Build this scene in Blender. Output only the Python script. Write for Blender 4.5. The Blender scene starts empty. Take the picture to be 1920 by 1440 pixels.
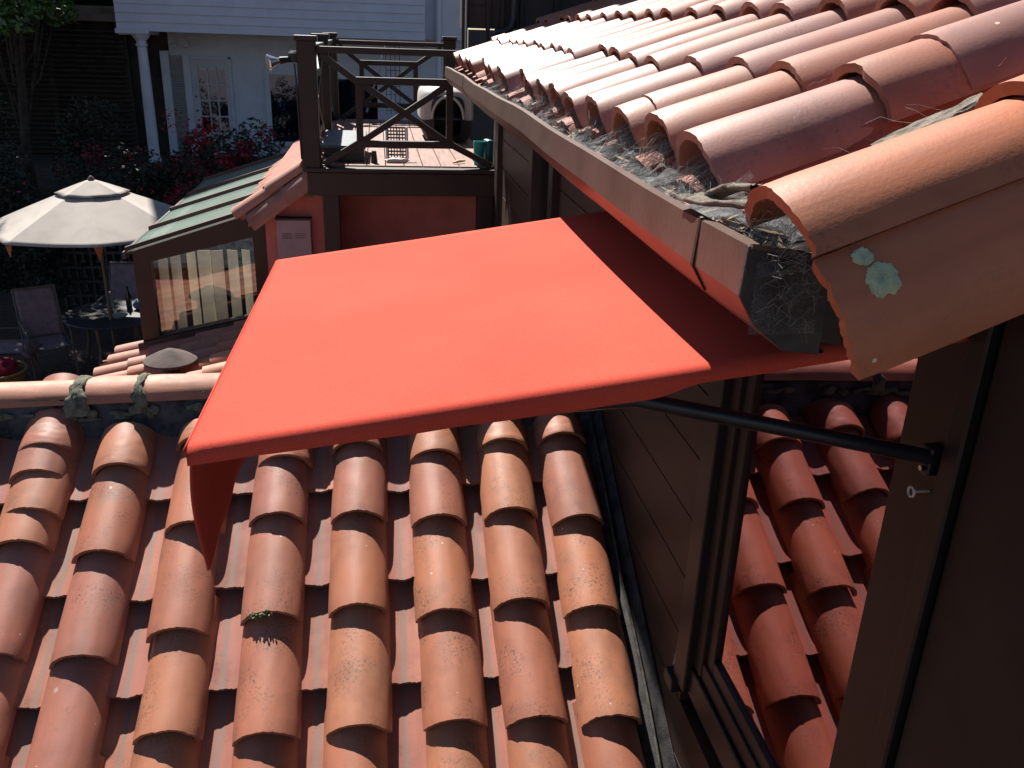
import bpy, math, random
from mathutils import Vector, Matrix, noise
R = math.radians
rnd = random.Random(7)
SC = bpy.context.scene
COL = SC.collection

# ------------------------------------------------------------------ camera, sky, sun, exposure
CAMZ = 4.6
cam_d = bpy.data.cameras.new("camera")
cam = bpy.data.objects.new("camera", cam_d)
COL.objects.link(cam)
right = Vector((.989, -.142, .033)).normalized()
fwd = Vector((.144, .918, -.371)).normalized()
right = (right - fwd * right.dot(fwd)).normalized()
up = right.cross(fwd)
cam.matrix_world = Matrix(((right.x, up.x, -fwd.x, 0), (right.y, up.y, -fwd.y, 0), (right.z, up.z, -fwd.z, CAMZ), (0, 0, 0, 1)))
cam_d.sensor_width = 36
cam_d.lens = 30.94
cam_d.clip_start = .02
cam_d.clip_end = 2000
SC.camera = cam

to_sun = Vector((-.25, .9, 1.0)).normalized()
elev = math.asin(to_sun.z)
azim = math.atan2(to_sun.x, to_sun.y)
w = bpy.data.worlds.new("World")
SC.world = w
w.use_nodes = True
nt = w.node_tree
nt.nodes.clear()
sky = nt.nodes.new("ShaderNodeTexSky")
sky.sky_type = 'NISHITA'
sky.sun_disc = False
sky.sun_elevation = elev
sky.sun_rotation = azim
sky.altitude = 100
sky.dust_density = .4
sky.ozone_density = 2.5
bg = nt.nodes.new("ShaderNodeBackground")
bg.inputs[1].default_value = .04
wo = nt.nodes.new("ShaderNodeOutputWorld")
nt.links.new(sky.outputs[0], bg.inputs[0])
nt.links.new(bg.outputs[0], wo.inputs[0])
sun_d = bpy.data.lights.new("sun", 'SUN')
sun_d.energy = 5.0
sun_d.angle = R(.53)
sun_d.color = (1, .95, .87)
sun = bpy.data.objects.new("sun", sun_d)
COL.objects.link(sun)
sun.rotation_euler = (-to_sun).to_track_quat('-Z', 'Y').to_euler()
SC.view_settings.view_transform = 'Standard'
SC.view_settings.look = 'None'
SC.view_settings.exposure = 1.33
SC.view_settings.gamma = 1
SC.cycles.diffuse_bounces = 3


# ------------------------------------------------------------------ materials
def srgb(r, g, b):
    f = lambda c: (c / 255 / 12.92) if c / 255 <= .04045 else ((c / 255 + .055) / 1.055) ** 2.4
    return (f(r), f(g), f(b))


def new_mat(name):
    m = bpy.data.materials.new(name)
    m.use_nodes = True
    n = m.node_tree
    n.nodes.clear()
    out = n.nodes.new("ShaderNodeOutputMaterial")
    b = n.nodes.new("ShaderNodeBsdfPrincipled")
    n.links.new(b.outputs[0], out.inputs[0])
    return m, n, b, out


def N(n, typ, **kw):
    x = n.nodes.new(typ)
    for k, v in kw.items():
        if k.startswith("i_"):
            x.inputs[k[2:].replace("_", " ")].default_value = v
        elif k.startswith("n_"):
            x.inputs[int(k[2:])].default_value = v
        else:
            setattr(x, k, v)
    return x


def ramp(n, src, stops, interp='LINEAR'):
    r = n.nodes.new("ShaderNodeValToRGB")
    r.color_ramp.interpolation = interp
    e = r.color_ramp.elements
    while len(e) < len(stops):
        e.new(.5)
    for el, (p, c) in zip(e, stops):
        el.position = p
        el.color = (*c, 1) if len(c) == 3 else c
    n.links.new(src, r.inputs[0])
    return r.outputs[0]


def mixc(n, fac, a, b, mode='MIX'):
    m = n.nodes.new("ShaderNodeMix")
    m.data_type = 'RGBA'
    m.blend_type = mode
    for sock, v in ((m.inputs[0], fac), (m.inputs[6], a), (m.inputs[7], b)):
        if hasattr(v, "is_linked") or isinstance(v, bpy.types.NodeSocket):
            n.links.new(v, sock)
        elif isinstance(v, (int, float)):
            sock.default_value = v
        else:
            sock.default_value = (*v, 1)
    return m.outputs[2]


def math_n(n, op, a, b=None, clamp=False):
    m = n.nodes.new("ShaderNodeMath")
    m.operation = op
    m.use_clamp = clamp
    for s, v in ((0, a), (1, b)):
        if v is None:
            continue
        if isinstance(v, (int, float)):
            m.inputs[s].default_value = v
        else:
            n.links.new(v, m.inputs[s])
    return m.outputs[0]


def coords(n, scale=(1, 1, 1), jitter=True):
    """Object coordinates, shifted by a random amount for every object, so copies do not repeat."""
    tc = n.nodes.new("ShaderNodeTexCoord")
    mp = n.nodes.new("ShaderNodeMapping")
    mp.inputs[3].default_value = scale
    n.links.new(tc.outputs[3], mp.inputs[0])
    if jitter:
        oi = n.nodes.new("ShaderNodeObjectInfo")
        v = n.nodes.new("ShaderNodeCombineXYZ")
        n.links.new(math_n(n, 'MULTIPLY', oi.outputs['Random'], 37.0), v.inputs[0])
        n.links.new(math_n(n, 'MULTIPLY', oi.outputs['Random'], 91.0), v.inputs[1])
        n.links.new(v.outputs[0], mp.inputs[1])
    return mp.outputs[0]


def noise_n(n, vec, scale, detail=4, rough=.55):
    t = N(n, "ShaderNodeTexNoise", i_Scale=scale, i_Detail=detail, i_Roughness=rough)
    n.links.new(vec, t.inputs['Vector'])
    return t.outputs[0]


def bump(n, b, h, strength=.3, dist=.004):
    x = N(n, "ShaderNodeBump", i_Strength=strength, i_Distance=dist)
    n.links.new(h, x.inputs['Height'])
    n.links.new(x.outputs[0], b.inputs['Normal'])


def plain(name, c, rough=.6, metal=0, var=.18, scale=9, bs=.15, spec=.4, c2=None, stretch=(1, 1, 1), bdist=.003):
    m, n, b, o = new_mat(name)
    v = coords(n, stretch)
    f = noise_n(n, v, scale, 6, .6)
    d = c2 or tuple(x * (1 - 2.2 * var) for x in c)
    l = tuple(min(1, x * (1 + var)) for x in c)
    n.links.new(ramp(n, f, [(.28, d), (.52, c), (.75, l)]), b.inputs['Base Color'])
    b.inputs['Roughness'].default_value = rough
    b.inputs['Metallic'].default_value = metal
    b.inputs['Specular IOR Level'].default_value = spec
    if bs:
        bump(n, b, noise_n(n, v, scale * 12, 4), bs, bdist)
    return m


def terracotta(name, cols, rough=.5, spec=.5, streak=False, algae=.5, lichen=True, brush=.55):
    m, n, b, o = new_mat(name)
    v = coords(n)
    vs = coords(n, (22, 1.6, 22))
    oi = n.nodes.new("ShaderNodeObjectInfo")
    k = len(cols)
    cols = [tuple(x * .74 for x in c) for c in cols]
    base = ramp(n, oi.outputs['Random'], [((i + .0) / k, c) for i, c in enumerate(cols)], 'CONSTANT')
    # cloudy firing marks, lighter and darker
    f1 = noise_n(n, v, 5, 5, .6)
    c1 = mixc(n, 1.0, base, ramp(n, f1, [(.25, (.66, .62, .62)), (.5, (1, 1, 1)), (.78, (1.22, 1.16, 1.1))]), 'MULTIPLY')
    f2 = noise_n(n, vs, 1.5, 4)
    c2 = mixc(n, brush, c1, ramp(n, f2, [(.3, (.78, .76, .74)), (.55, (1, 1, 1)), (.75, (1.16, 1.12, 1.08))]), 'MULTIPLY')
    # soot and algae specks in patches
    fp = noise_n(n, v, 7, 3)
    fs = noise_n(n, v, 120, 3, .7)
    mask = math_n(n, 'MULTIPLY', ramp(n, fp, [(.5, (0, 0, 0)), (.68, (1, 1, 1))]), ramp(n, fs, [(.53, (0, 0, 0)), (.6, (1, 1, 1))]))
    c3 = mixc(n, math_n(n, 'MULTIPLY', mask, algae), c2, (.05, .04, .032))
    fg = noise_n(n, v, 4.2, 4, .65)
    c3 = mixc(n, math_n(n, 'MULTIPLY', ramp(n, fg, [(.58, (0, 0, 0)), (.78, (1, 1, 1))]), algae * .7), c3, (.16, .12, .085))
    if lichen:
        vo = N(n, "ShaderNodeTexVoronoi", i_Scale=24.0)
        n.links.new(v, vo.inputs['Vector'])
        sep = n.nodes.new("ShaderNodeSeparateColor")
        n.links.new(vo.outputs['Color'], sep.inputs[0])
        pick = ramp(n, sep.outputs[0], [(.80, (0, 0, 0)), (.82, (1, 1, 1))])
        size = math_n(n, 'MULTIPLY', sep.outputs[1], .12)
        inside = math_n(n, 'LESS_THAN', vo.outputs['Distance'], size)
        c3 = mixc(n, math_n(n, 'MULTIPLY', math_n(n, 'MULTIPLY', pick, inside), .85), c3, (.55, .46, .38))
        # larger grey lichen discs with a pale rim
        v2 = N(n, "ShaderNodeTexVoronoi", i_Scale=4.0)
        n.links.new(v, v2.inputs['Vector'])
        s2 = n.nodes.new("ShaderNodeSeparateColor")
        n.links.new(v2.outputs['Color'], s2.inputs[0])
        on = math_n(n, 'GREATER_THAN', s2.outputs[0], .9)
        d2 = math_n(n, 'ADD', v2.outputs['Distance'], math_n(n, 'MULTIPLY', fs, .03))
        c3 = mixc(n, math_n(n, 'MULTIPLY', math_n(n, 'MULTIPLY', on, math_n(n, 'LESS_THAN', d2, .055)), .6), c3, (.34, .29, .24))
    if streak:
        tc = n.nodes.new("ShaderNodeTexCoord")
        sx = n.nodes.new("ShaderNodeSeparateXYZ")
        n.links.new(tc.outputs[3], sx.inputs[0])
        wob = math_n(n, 'MULTIPLY', math_n(n, 'SUBTRACT', noise_n(n, vs, .9, 2), .5), .03)
        ax = math_n(n, 'ABSOLUTE', math_n(n, 'ADD', sx.outputs[0], wob))
        st = ramp(n, ax, [(.003, (1, 1, 1)), (.016, (0, 0, 0))])
        c3 = mixc(n, math_n(n, 'MULTIPLY', st, .75), c3, (.17, .12, .10))
    n.links.new(c3, b.inputs['Base Color'])
    n.links.new(ramp(n, f1, [(.2, (rough + .15,) * 3), (.8, (rough - .08,) * 3)]), b.inputs['Roughness'])
    b.inputs['Specular IOR Level'].default_value = spec
    h = math_n(n, 'ADD', math_n(n, 'MULTIPLY', noise_n(n, v, 160, 3, .6), .5), math_n(n, 'MULTIPLY', noise_n(n, coords(n, (14, 1, 14)), 9, 3), .9 * brush - .1))
    bump(n, b, h, .5, .0013)
    return m


M = {}
ORANGE = [(.44, .162, .092), (.41, .145, .085), (.46, .178, .098), (.40, .150, .096), (.43, .160, .088), (.47, .188, .104), (.385, .142, .098), (.42, .152, .090)]
PINK = [(.39, .150, .098), (.38, .170, .132), (.38, .142, .088), (.35, .165, .138), (.40, .148, .090), (.37, .165, .130), (.39, .175, .120)]
M['cap'] = terracotta('terracotta_orange', ORANGE, .52, .45, brush=.3, algae=.85)
M['pan'] = terracotta('terracotta_channel', [(.40, .150, .10), (.37, .14, .105), (.41, .155, .095), (.36, .13, .092)], .62, .3, streak=True, lichen=False)
M['upper'] = terracotta('terracotta_weathered_pink', PINK, .46, .5, algae=.45, brush=.22)
M['upper_pan'] = terracotta('terracotta_channel_red', [(.36, .12, .08), (.34, .11, .075)], .7, .3, lichen=False)
M['rake'] = terracotta('terracotta_rake', [(.43, .138, .062), (.41, .130, .062)], .5, .4, algae=.35, brush=.45)
M['far'] = terracotta('terracotta_far', [(.46, .20, .135), (.50, .21, .13), (.43, .195, .145), (.48, .185, .11), (.40, .17, .12)], .6, .4, algae=.25)
M['mortar'] = plain('mossy_mortar', (.20, .20, .155), .95, var=.35, scale=30, bs=.9, spec=.1, bdist=.01)
M['curb'] = plain('dark_mortar', (0.0798, 0.0821, 0.095), .95, var=.4, scale=14, bs=.8, spec=.1, bdist=.008)
M['brown'] = plain('brown_house_paint', (.038, .0160, .0095), .55, var=.25, scale=5, bs=.2, stretch=(1, .2, 1))
M['brown_trim'] = plain('brown_trim_paint', (.017, .0085, .0062), .5, var=.2, scale=6, bs=.15)
M['brown_dark'] = plain('dark_brown_paint', (.016, .0095, .008), .6, var=.3, scale=6, bs=.2)
M['black_frame'] = plain('dark_window_frame', (0.0068, 0.0065, 0.0068), .45, var=.2, scale=8, bs=.1)
M['gutter'] = plain('brown_gutter_paint', (.088, .049, .037), .42, var=.22, scale=7, bs=.25, c2=(.062, .03, .022), bdist=.002)
M['gutter_dark'] = plain('shaded_metal', (0.0342, 0.0304, 0.0319), .6, var=.5, scale=18, bs=.5)  # dark tone stands in for shade on the gutter end and flashing
M['deckwood'] = plain('deck_board_red', (0.2052, 0.1026, 0.0798), .7, var=.25, scale=3, bs=.25, stretch=(12, 1, 1))
M['stucco'] = plain('red_stucco', (.43, .150, .125), .92, var=.1, scale=5, bs=.8, spec=.15, bdist=.006)
M['white'] = plain('white_house_paint', (.56, .58, .66), .6, var=.05, scale=3, bs=.05)
M['cream'] = plain('cream_paint', (.50, .50, .54), .6, var=.06, scale=3, bs=.05)
M['shutter'] = plain('grey_louver_paint', (.32, .32, .33), .6, var=.1, bs=.1)
M['panel'] = plain('lavender_grey_metal', (0.2736, 0.2052, 0.2356), .55, var=.1, scale=6, bs=.1)
M['black'] = plain('black_plastic', (.02, .02, .022), .4, var=.2, bs=.1)
M['arm'] = plain('black_arm_paint', (.014, .014, .018), .32, var=.2, bs=.05)
M['teal'] = plain('teal_plastic', (.01, .30, .28), .4, var=.1, bs=.05)
M['teal_dark'] = plain('dark_teal_plastic', (.008, .13, .12), .4, var=.1, bs=.05)
M['shell'] = plain('off_white_plastic', (0.5016, 0.4712, 0.4408), .45, var=.06, scale=4, bs=.1)
M['slate'] = plain('grey_blue_lid', (0.076, 0.0912, 0.1102), .45, var=.15, bs=.1)
M['vent'] = plain('brown_vent_paint', (.062, .040, .036), .85, var=.3, scale=12, bs=.3)
M['umbrella'] = plain('beige_canvas', (0.38, 0.342, 0.3116), .9, var=.06, scale=4, bs=.2, spec=.1)
M['umbrella_strap'] = plain('orange_brown_strap', (.42, .12, .045), .8, var=.1, bs=.1)
M['tan'] = plain('tan_metal', (0.152, 0.1178, 0.0874), .5, var=.15, bs=.05)
M['sling'] = plain('mauve_sling_fabric', (.25, .19, .205), .85, var=.15, scale=10, bs=.3)
M['table'] = plain('dark_table_top', (.055, .058, .062), .35, var=.25, scale=8, bs=.1)
M['wicker'] = plain('golden_wicker', (0.2736, 0.1672, 0.0608), .6, var=.3, scale=40, bs=.6)
M['cushion'] = plain('crimson_cushion', (0.2888, 0.0266, 0.0494), .85, var=.2, scale=6, bs=.4, spec=.1)
M['bark'] = plain('grey_bark', (.27, .23, .185), .95, var=.45, scale=14, bs=1.0, stretch=(1, 6, 6), bdist=.006)
M['trunk'] = plain('dark_bark', (.035, .028, .022), .95, var=.4, scale=12, bs=.8)
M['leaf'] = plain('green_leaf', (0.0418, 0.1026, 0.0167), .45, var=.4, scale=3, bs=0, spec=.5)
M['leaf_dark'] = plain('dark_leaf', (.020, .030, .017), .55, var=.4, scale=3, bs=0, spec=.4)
M['bract'] = plain('red_bract', (0.2584, 0.0167, 0.0342), .7, var=.3, scale=3, bs=0, spec=.2)
M['pink_flower'] = plain('pink_petal', (.75, .06, .28), .6, var=.2, scale=3, bs=0, spec=.2)
M['ground'] = plain('patio_brick', (.10, .065, .052), .9, var=.3, scale=12, bs=.4)
M['earth'] = plain('dark_earth', (.05, .04, .03), .95, var=.4, scale=6, bs=.6)
M['block'] = plain('grey_breeze_block', (.11, .095, .09), .95, var=.25, scale=15, bs=.5)
M['fence'] = plain('dark_fence_wood', (.045, .034, .028), .85, var=.3, scale=6, bs=.4)
M['beam'] = plain('weathered_beam', (.19, .155, .12), .85, var=.25, scale=6, bs=.4, stretch=(.3, 1, 1))
M['darkside'] = plain('grey_brown_siding', (.045, .034, .032), .75, var=.25, scale=4, bs=.25, stretch=(1, 1, .2))
M['curtain'] = plain('cream_curtain', (.80, .72, .57), .9, var=.08, scale=3, bs=.2, spec=.1)
M['green_metal'] = plain('dark_green_wire', (.03, .07, .055), .5, var=.1, bs=0)
M['blue_metal'] = plain('pale_blue_pole', (.42, .50, .60), .35, var=.1, bs=0)
M['lichen'] = plain('pale_green_lichen', (.50, .55, .35), .95, var=.3, scale=60, bs=1.0, spec=.1, bdist=.004, c2=(.30, .40, .29))
M['moss'] = plain('moss', (0.255, 0.285, 0.15), .95, var=.5, scale=50, bs=1.0, bdist=.01)
M['web'] = plain('cobweb', (.30, .30, .29), .9, var=.2, scale=30, bs=0, spec=.1)
M['debris'] = plain('black_leaf_litter', (.034, .030, .026), .95, var=.6, scale=40, bs=1.0, spec=.2, bdist=.01)
M['dryleaf'] = plain('dry_leaf', (.42, .27, .16), .8, var=.3, scale=20, bs=.2)
M['flash'] = plain('galvanised_flashing', (0.0646, 0.0608, 0.0532), .6, .3, var=.5, scale=25, bs=.4)
M['steel'] = plain('bright_steel', (.65, .66, .68), .25, 1, var=.1, bs=0)
M['interior'] = plain('dark_interior', (.016, .012, .011), .9, var=.2, bs=0)
M['ceramic'] = plain('pale_green_ceramic', (.40, .48, .38), .25, var=.1, bs=0)
M['bluecloth'] = plain('blue_cloth', (.10, .18, .30), .8, var=.15, bs=.2)
M['stick'] = plain('tan_wood', (.58, .40, .24), .7, var=.2, scale=8, bs=.2)


def glass_mat(name, refl, tint, trans, rough=.0):
    """Window glass: Fresnel reflection over tinted see-through."""
    m = bpy.data.materials.new(name)
    m.use_nodes = True
    n = m.node_tree
    n.nodes.clear()
    out = n.nodes.new("ShaderNodeOutputMaterial")
    g = N(n, "ShaderNodeBsdfGlossy", i_Roughness=rough)
    g.inputs[0].default_value = (*tint, 1)
    t = n.nodes.new("ShaderNodeBsdfTransparent")
    t.inputs[0].default_value = (*trans, 1)
    fr = N(n, "ShaderNodeFresnel", i_IOR=1.6)
    mx = n.nodes.new("ShaderNodeMixShader")
    n.links.new(math_n(n, 'ADD', math_n(n, 'MULTIPLY', fr.outputs[0], 1 - refl), refl, True), mx.inputs[0])
    n.links.new(t.outputs[0], mx.inputs[1])
    n.links.new(g.outputs[0], mx.inputs[2])
    n.links.new(mx.outputs[0], out.inputs[0])
    return m


M['pane'] = glass_mat('coated_window_glass', .31, (1.0, .60, .64), (.55, .62, .58))
M['pane_clear'] = glass_mat('clear_window_glass', .03, (.95, .97, 1), (.9, .93, .92))
M['pane_house'] = glass_mat('house_window_glass', .16, (.6, .75, 1), (.3, .34, .4), .03)
mm, nn, bb, oo = new_mat('sunroom_roof_glass')
vv = coords(nn)
nn.links.new(ramp(nn, noise_n(nn, vv, 3, 6, .7), [(.3, (.24, .34, .30)), (.7, (.33, .44, .39))]), bb.inputs['Base Color'])
bb.inputs['Roughness'].default_value = .35
bb.inputs['Specular IOR Level'].default_value = .6
tr = nn.nodes.new("ShaderNodeBsdfTranslucent")
tr.inputs[0].default_value = (.8, .9, .82, 1)
mx = nn.nodes.new("ShaderNodeMixShader")
mx.inputs[0].default_value = .42
nn.links.new(bb.outputs[0], mx.inputs[1])
nn.links.new(tr.outputs[0], mx.inputs[2])
tp = nn.nodes.new("ShaderNodeBsdfTransparent")
mx2 = nn.nodes.new("ShaderNodeMixShader")
mx2.inputs[0].default_value = .55
nn.links.new(mx.outputs[0], mx2.inputs[1])
nn.links.new(tp.outputs[0], mx2.inputs[2])
nn.links.new(mx2.outputs[0], oo.inputs[0])
M['roofglass'] = mm
mm, nn, bb, oo = new_mat('clear_bottle_glass')
bb.inputs['Base Color'].default_value = (.9, .95, .95, 1)
bb.inputs['Roughness'].default_value = .03
bb.inputs['Transmission Weight'].default_value = .9
M['bottle'] = mm
mm, nn, bb, oo = new_mat('dark_bottle_glass')
bb.inputs['Base Color'].default_value = (.012, .015, .012, 1)
bb.inputs['Roughness'].default_value = .08
M['bottle_dark'] = mm
# red awning canvas: fine weave, a little light comes through
mm, nn, bb, oo = new_mat('red_awning_canvas')
vv = coords(nn, jitter=False)
wv = noise_n(nn, vv, 260, 4, .8)
cl = noise_n(nn, vv, 3, 4, .5)
cc = mixc(nn, 1.0, ramp(nn, wv, [(.3, (.425, .050, .031)), (.7, (.52, .072, .045))]), ramp(nn, cl, [(.3, (.92, .88, .88)), (.7, (1.06, 1.09, 1.09))]), 'MULTIPLY')
nn.links.new(cc, bb.inputs['Base Color'])
bb.inputs['Roughness'].default_value = .9
bb.inputs['Specular IOR Level'].default_value = .12
bump(nn, bb, wv, .35, .001)
tr = nn.nodes.new("ShaderNodeBsdfTranslucent")
tr.inputs[0].default_value = (.75, .05, .03, 1)
mx = nn.nodes.new("ShaderNodeMixShader")
mx.inputs[0].default_value = .015
nn.links.new(bb.outputs[0], mx.inputs[1])
nn.links.new(tr.outputs[0], mx.inputs[2])
nn.links.new(mx.outputs[0], oo.inputs[0])
M['awning'] = mm
# gauzy web sheets
mm, nn, bb, oo = new_mat('cobweb_gauze')
vv = coords(nn)
vo = N(nn, "ShaderNodeTexVoronoi", feature='DISTANCE_TO_EDGE', i_Scale=210.0)
nn.links.new(vv, vo.inputs['Vector'])
line = ramp(nn, vo.outputs['Distance'], [(.03, (1, 1, 1)), (.10, (0, 0, 0))])
pat = ramp(nn, noise_n(nn, vv, 26, 4), [(.38, (0, 0, 0)), (.62, (1, 1, 1))])
al = math_n(nn, 'ADD', math_n(nn, 'MULTIPLY', math_n(nn, 'MULTIPLY', line, pat), .38), math_n(nn, 'MULTIPLY', pat, .20))
nn.links.new(al, bb.inputs['Alpha'])
bb.inputs['Base Color'].default_value = (.16, .165, .17, 1)
bb.inputs['Roughness'].default_value = .9
M['gauze'] = mm


# ------------------------------------------------------------------ building helpers
WL = {}


def wloc(o):
    v = Vector((0, 0, 0))
    while o is not None:
        v = v + WL.get(o, Vector((0, 0, 0)))
        o = o.parent
    return v


def tag(o, label=None, cat=None, group=None, kind=None):
    if label: o["label"] = label
    if cat: o["category"] = cat
    if group: o["group"] = group
    if kind: o["kind"] = kind
    return o


def thing(name, loc, label, cat, group=None):
    o = bpy.data.objects.new(name, None)
    o.empty_display_size = .1
    o.location = loc
    WL[o] = Vector(loc)
    COL.objects.link(o)
    return tag(o, label, cat, group)


class MB:
    def __init__(s):
        s.v, s.f = [], []

    def quad(s, *p):
        i = len(s.v)
        s.v += [Vector(q) for q in p]
        s.f.append(tuple(range(i, i + len(p))))
        return s

    def box(s, x0, x1, y0, y1, z0, z1):
        return s.obox(Vector(((x0 + x1) / 2, (y0 + y1) / 2, (z0 + z1) / 2)), Vector((1, 0, 0)), Vector((0, 1, 0)), Vector((0, 0, 1)), abs(x1 - x0) / 2, abs(y1 - y0) / 2, abs(z1 - z0) / 2)

    def obox(s, c, ax, ay, az, hx, hy, hz):
        i = len(s.v)
        c = Vector(c)
        for sz in (-1, 1):
            for sx, sy in ((-1, -1), (1, -1), (1, 1), (-1, 1)):
                s.v.append(c + ax * hx * sx + ay * hy * sy + az * hz * sz)
        s.f += [tuple(i + k for k in q) for q in ((3, 2, 1, 0), (4, 5, 6, 7), (0, 1, 5, 4), (1, 2, 6, 5), (2, 3, 7, 6), (3, 0, 4, 7))]
        return s

    def bar(s, p0, p1, wd, ht, upv=(0, 0, 1)):
        p0, p1 = Vector(p0), Vector(p1)
        d = (p1 - p0)
        L = d.length
        d.normalize()
        sd = d.cross(Vector(upv))
        if sd.length < 1e-4: sd = d.cross(Vector((1, 0, 0)))
        sd.normalize()
        u = sd.cross(d)
        return s.obox((p0 + p1) / 2, d, sd, u, L / 2, wd / 2, ht / 2)

    def path(s, pts, r, n=8, cap=True, closed=False):
        pts = [Vector(p) for p in pts]
        rs = r if isinstance(r, (list, tuple)) else [r] * len(pts)
        i0 = len(s.v)
        m = len(pts)
        prev = None
        for k, p in enumerate(pts):
            if closed:
                t = pts[(k + 1) % m] - pts[k - 1]
            else:
                t = pts[min(k + 1, m - 1)] - pts[max(k - 1, 0)]
            t.normalize()
            if prev is None:
                a = t.orthogonal().normalized()
            else:
                a = prev - t * prev.dot(t)
                a = a.normalized() if a.length > 1e-6 else t.orthogonal().normalized()
            prev = a
            b = t.cross(a)
            for j in range(n):
                q = 2 * math.pi * j / n
                s.v.append(p + (a * math.cos(q) + b * math.sin(q)) * rs[k])
        for k in range(m if closed else m - 1):
            k2 = (k + 1) % m
            for j in range(n):
                s.f.append((i0 + k * n + j, i0 + k * n + (j + 1) % n, i0 + k2 * n + (j + 1) % n, i0 + k2 * n + j))
        if cap and not closed:
            s.f.append(tuple(i0 + j for j in reversed(range(n))))
            s.f.append(tuple(i0 + (m - 1) * n + j for j in range(n)))
        return s

    def prism(s, poly, a, b, f):
        """poly of 2D points swept from a to b; f(u, v, t) gives the 3D point."""
        i = len(s.v)
        n = len(poly)
        s.v += [Vector(f(u, v, a)) for u, v in poly] + [Vector(f(u, v, b)) for u, v in poly]
        s.f += [(i + k, i + (k + 1) % n, i + n + (k + 1) % n, i + n + k) for k in range(n)]
        s.f += [tuple(i + k for k in reversed(range(n))), tuple(i + n + k for k in range(n))]
        return s

    def lathe(s, prof, c, n=24):
        i = len(s.v)
        c = Vector(c)
        for r, z in prof:
            for j in range(n):
                q = 2 * math.pi * j / n
                s.v.append(c + Vector((r * math.cos(q), r * math.sin(q), z)))
        for k in range(len(prof) - 1):
            for j in range(n):
                s.f.append((i + k * n + j, i + k * n + (j + 1) % n, i + (k + 1) * n + (j + 1) % n, i + (k + 1) * n + j))
        s.f.append(tuple(i + j for j in reversed(range(n))))
        s.f.append(tuple(i + (len(prof) - 1) * n + j for j in range(n)))
        return s

    def grid(s, nu, nv, f, closed_u=False):
        i = len(s.v)
        for a in range(nu):
            for b in range(nv):
                s.v.append(Vector(f(a / (nu - 1 if not closed_u else nu), b / (nv - 1))))
        for a in range(nu if closed_u else nu - 1):
            for b in range(nv - 1):
                a2 = (a + 1) % nu
                s.f.append((i + a * nv + b, i + a2 * nv + b, i + a2 * nv + b + 1, i + a * nv + b + 1))
        return s

    def build(s, name, mat, parent=None, smooth=None, bevel=0, solid=0, fix=False):
        off = wloc(parent) if parent else Vector((0, 0, 0))
        me = bpy.data.meshes.new(name)
        me.from_pydata([v - off for v in s.v], [], s.f)
        if fix:
            import bmesh
            bm = bmesh.new()
            bm.from_mesh(me)
            bmesh.ops.recalc_face_normals(bm, faces=bm.faces)
            bm.to_mesh(me)
            bm.free()
        me.materials.append(mat)
        if smooth:
            me.polygons.foreach_set("use_smooth", [True] * len(me.polygons))
            me.set_sharp_from_angle(angle=R(smooth))
        me.update()
        o = bpy.data.objects.new(name, me)
        COL.objects.link(o)
        if parent: o.parent = parent
        WL[o] = Vector((0, 0, 0))
        if solid:
            md = o.modifiers.new("solid", 'SOLIDIFY')
            md.thickness = solid
            md.offset = 0
        if bevel:
            md = o.modifiers.new("bevel", 'BEVEL')
            md.width = bevel
            md.segments = 2
            md.limit_method = 'ANGLE'
        return o


def struct(o):
    o["kind"] = "structure"
    return o


X, Y, Z = Vector((1, 0, 0)), Vector((0, 1, 0)), Vector((0, 0, 1))


def barrel_mesh(name, mat, L, r0, r1, ha, th, seed, pan=False, nseg=26, nl=14):
    """A tapered half-round clay tile along +Y; the low end is at y=0, slightly chipped and warped."""
    rr = random.Random(seed)
    v, f = [], []
    ph = rr.uniform(0, 99)
    sag = rr.uniform(-.0015, .0025)
    for layer in (0, 1):
        for i in range(nl + 1):
            t = i / nl
            y = L * t
            r = r0 + (r1 - r0) * t - (th if layer else 0) + sag * math.sin(math.pi * t)
            for j in range(nseg + 1):
                a = -ha + 2 * ha * j / nseg
                nv = noise.noise(Vector((j * .35, ph, i * .3))) * .0011
                y2 = y
                if i == 0:
                    y2 += noise.noise(Vector((j * .9, ph + 5, 0))) * .0035 + noise.noise(Vector((j * .2, ph + 9, 0))) * .004
                if i == 0 and not layer: nv -= .0012
                q = r + nv
                zz = q * math.cos(a)
                v.append((q * math.sin(a), y2, -zz if pan else zz))
    W = nseg + 1
    S = (nl + 1) * W
    for i in range(nl):
        for j in range(nseg):
            a = i * W + j
            f.append((a, a + 1, a + W + 1, a + W) if not pan else (a, a + W, a + W + 1, a + 1))
            b = a + S
            f.append((b, b + W, b + W + 1, b + 1) if not pan else (b, b + 1, b + W + 1, b + W))
    for j in range(nseg):
        f.append((j, j + S, j + S + 1, j + 1) if not pan else (j, j + 1, j + S + 1, j + S))
        a = nl * W + j
        f.append((a, a + 1, a + S + 1, a + S) if not pan else (a, a + S, a + S + 1, a + 1))
    for i in range(nl):
        for j in (0, nseg):
            a = i * W + j
            flip = (j == 0) != pan
            f.append((a, a + W, a + W + S, a + S) if flip else (a, a + S, a + W + S, a + W))
    me = bpy.data.meshes.new(name)
    me.from_pydata(v, [], f)
    me.materials.append(mat)
    me.polygons.foreach_set("use_smooth", [True] * len(me.polygons))
    me.set_sharp_from_angle(angle=R(40))
    me.update()
    return me


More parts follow.
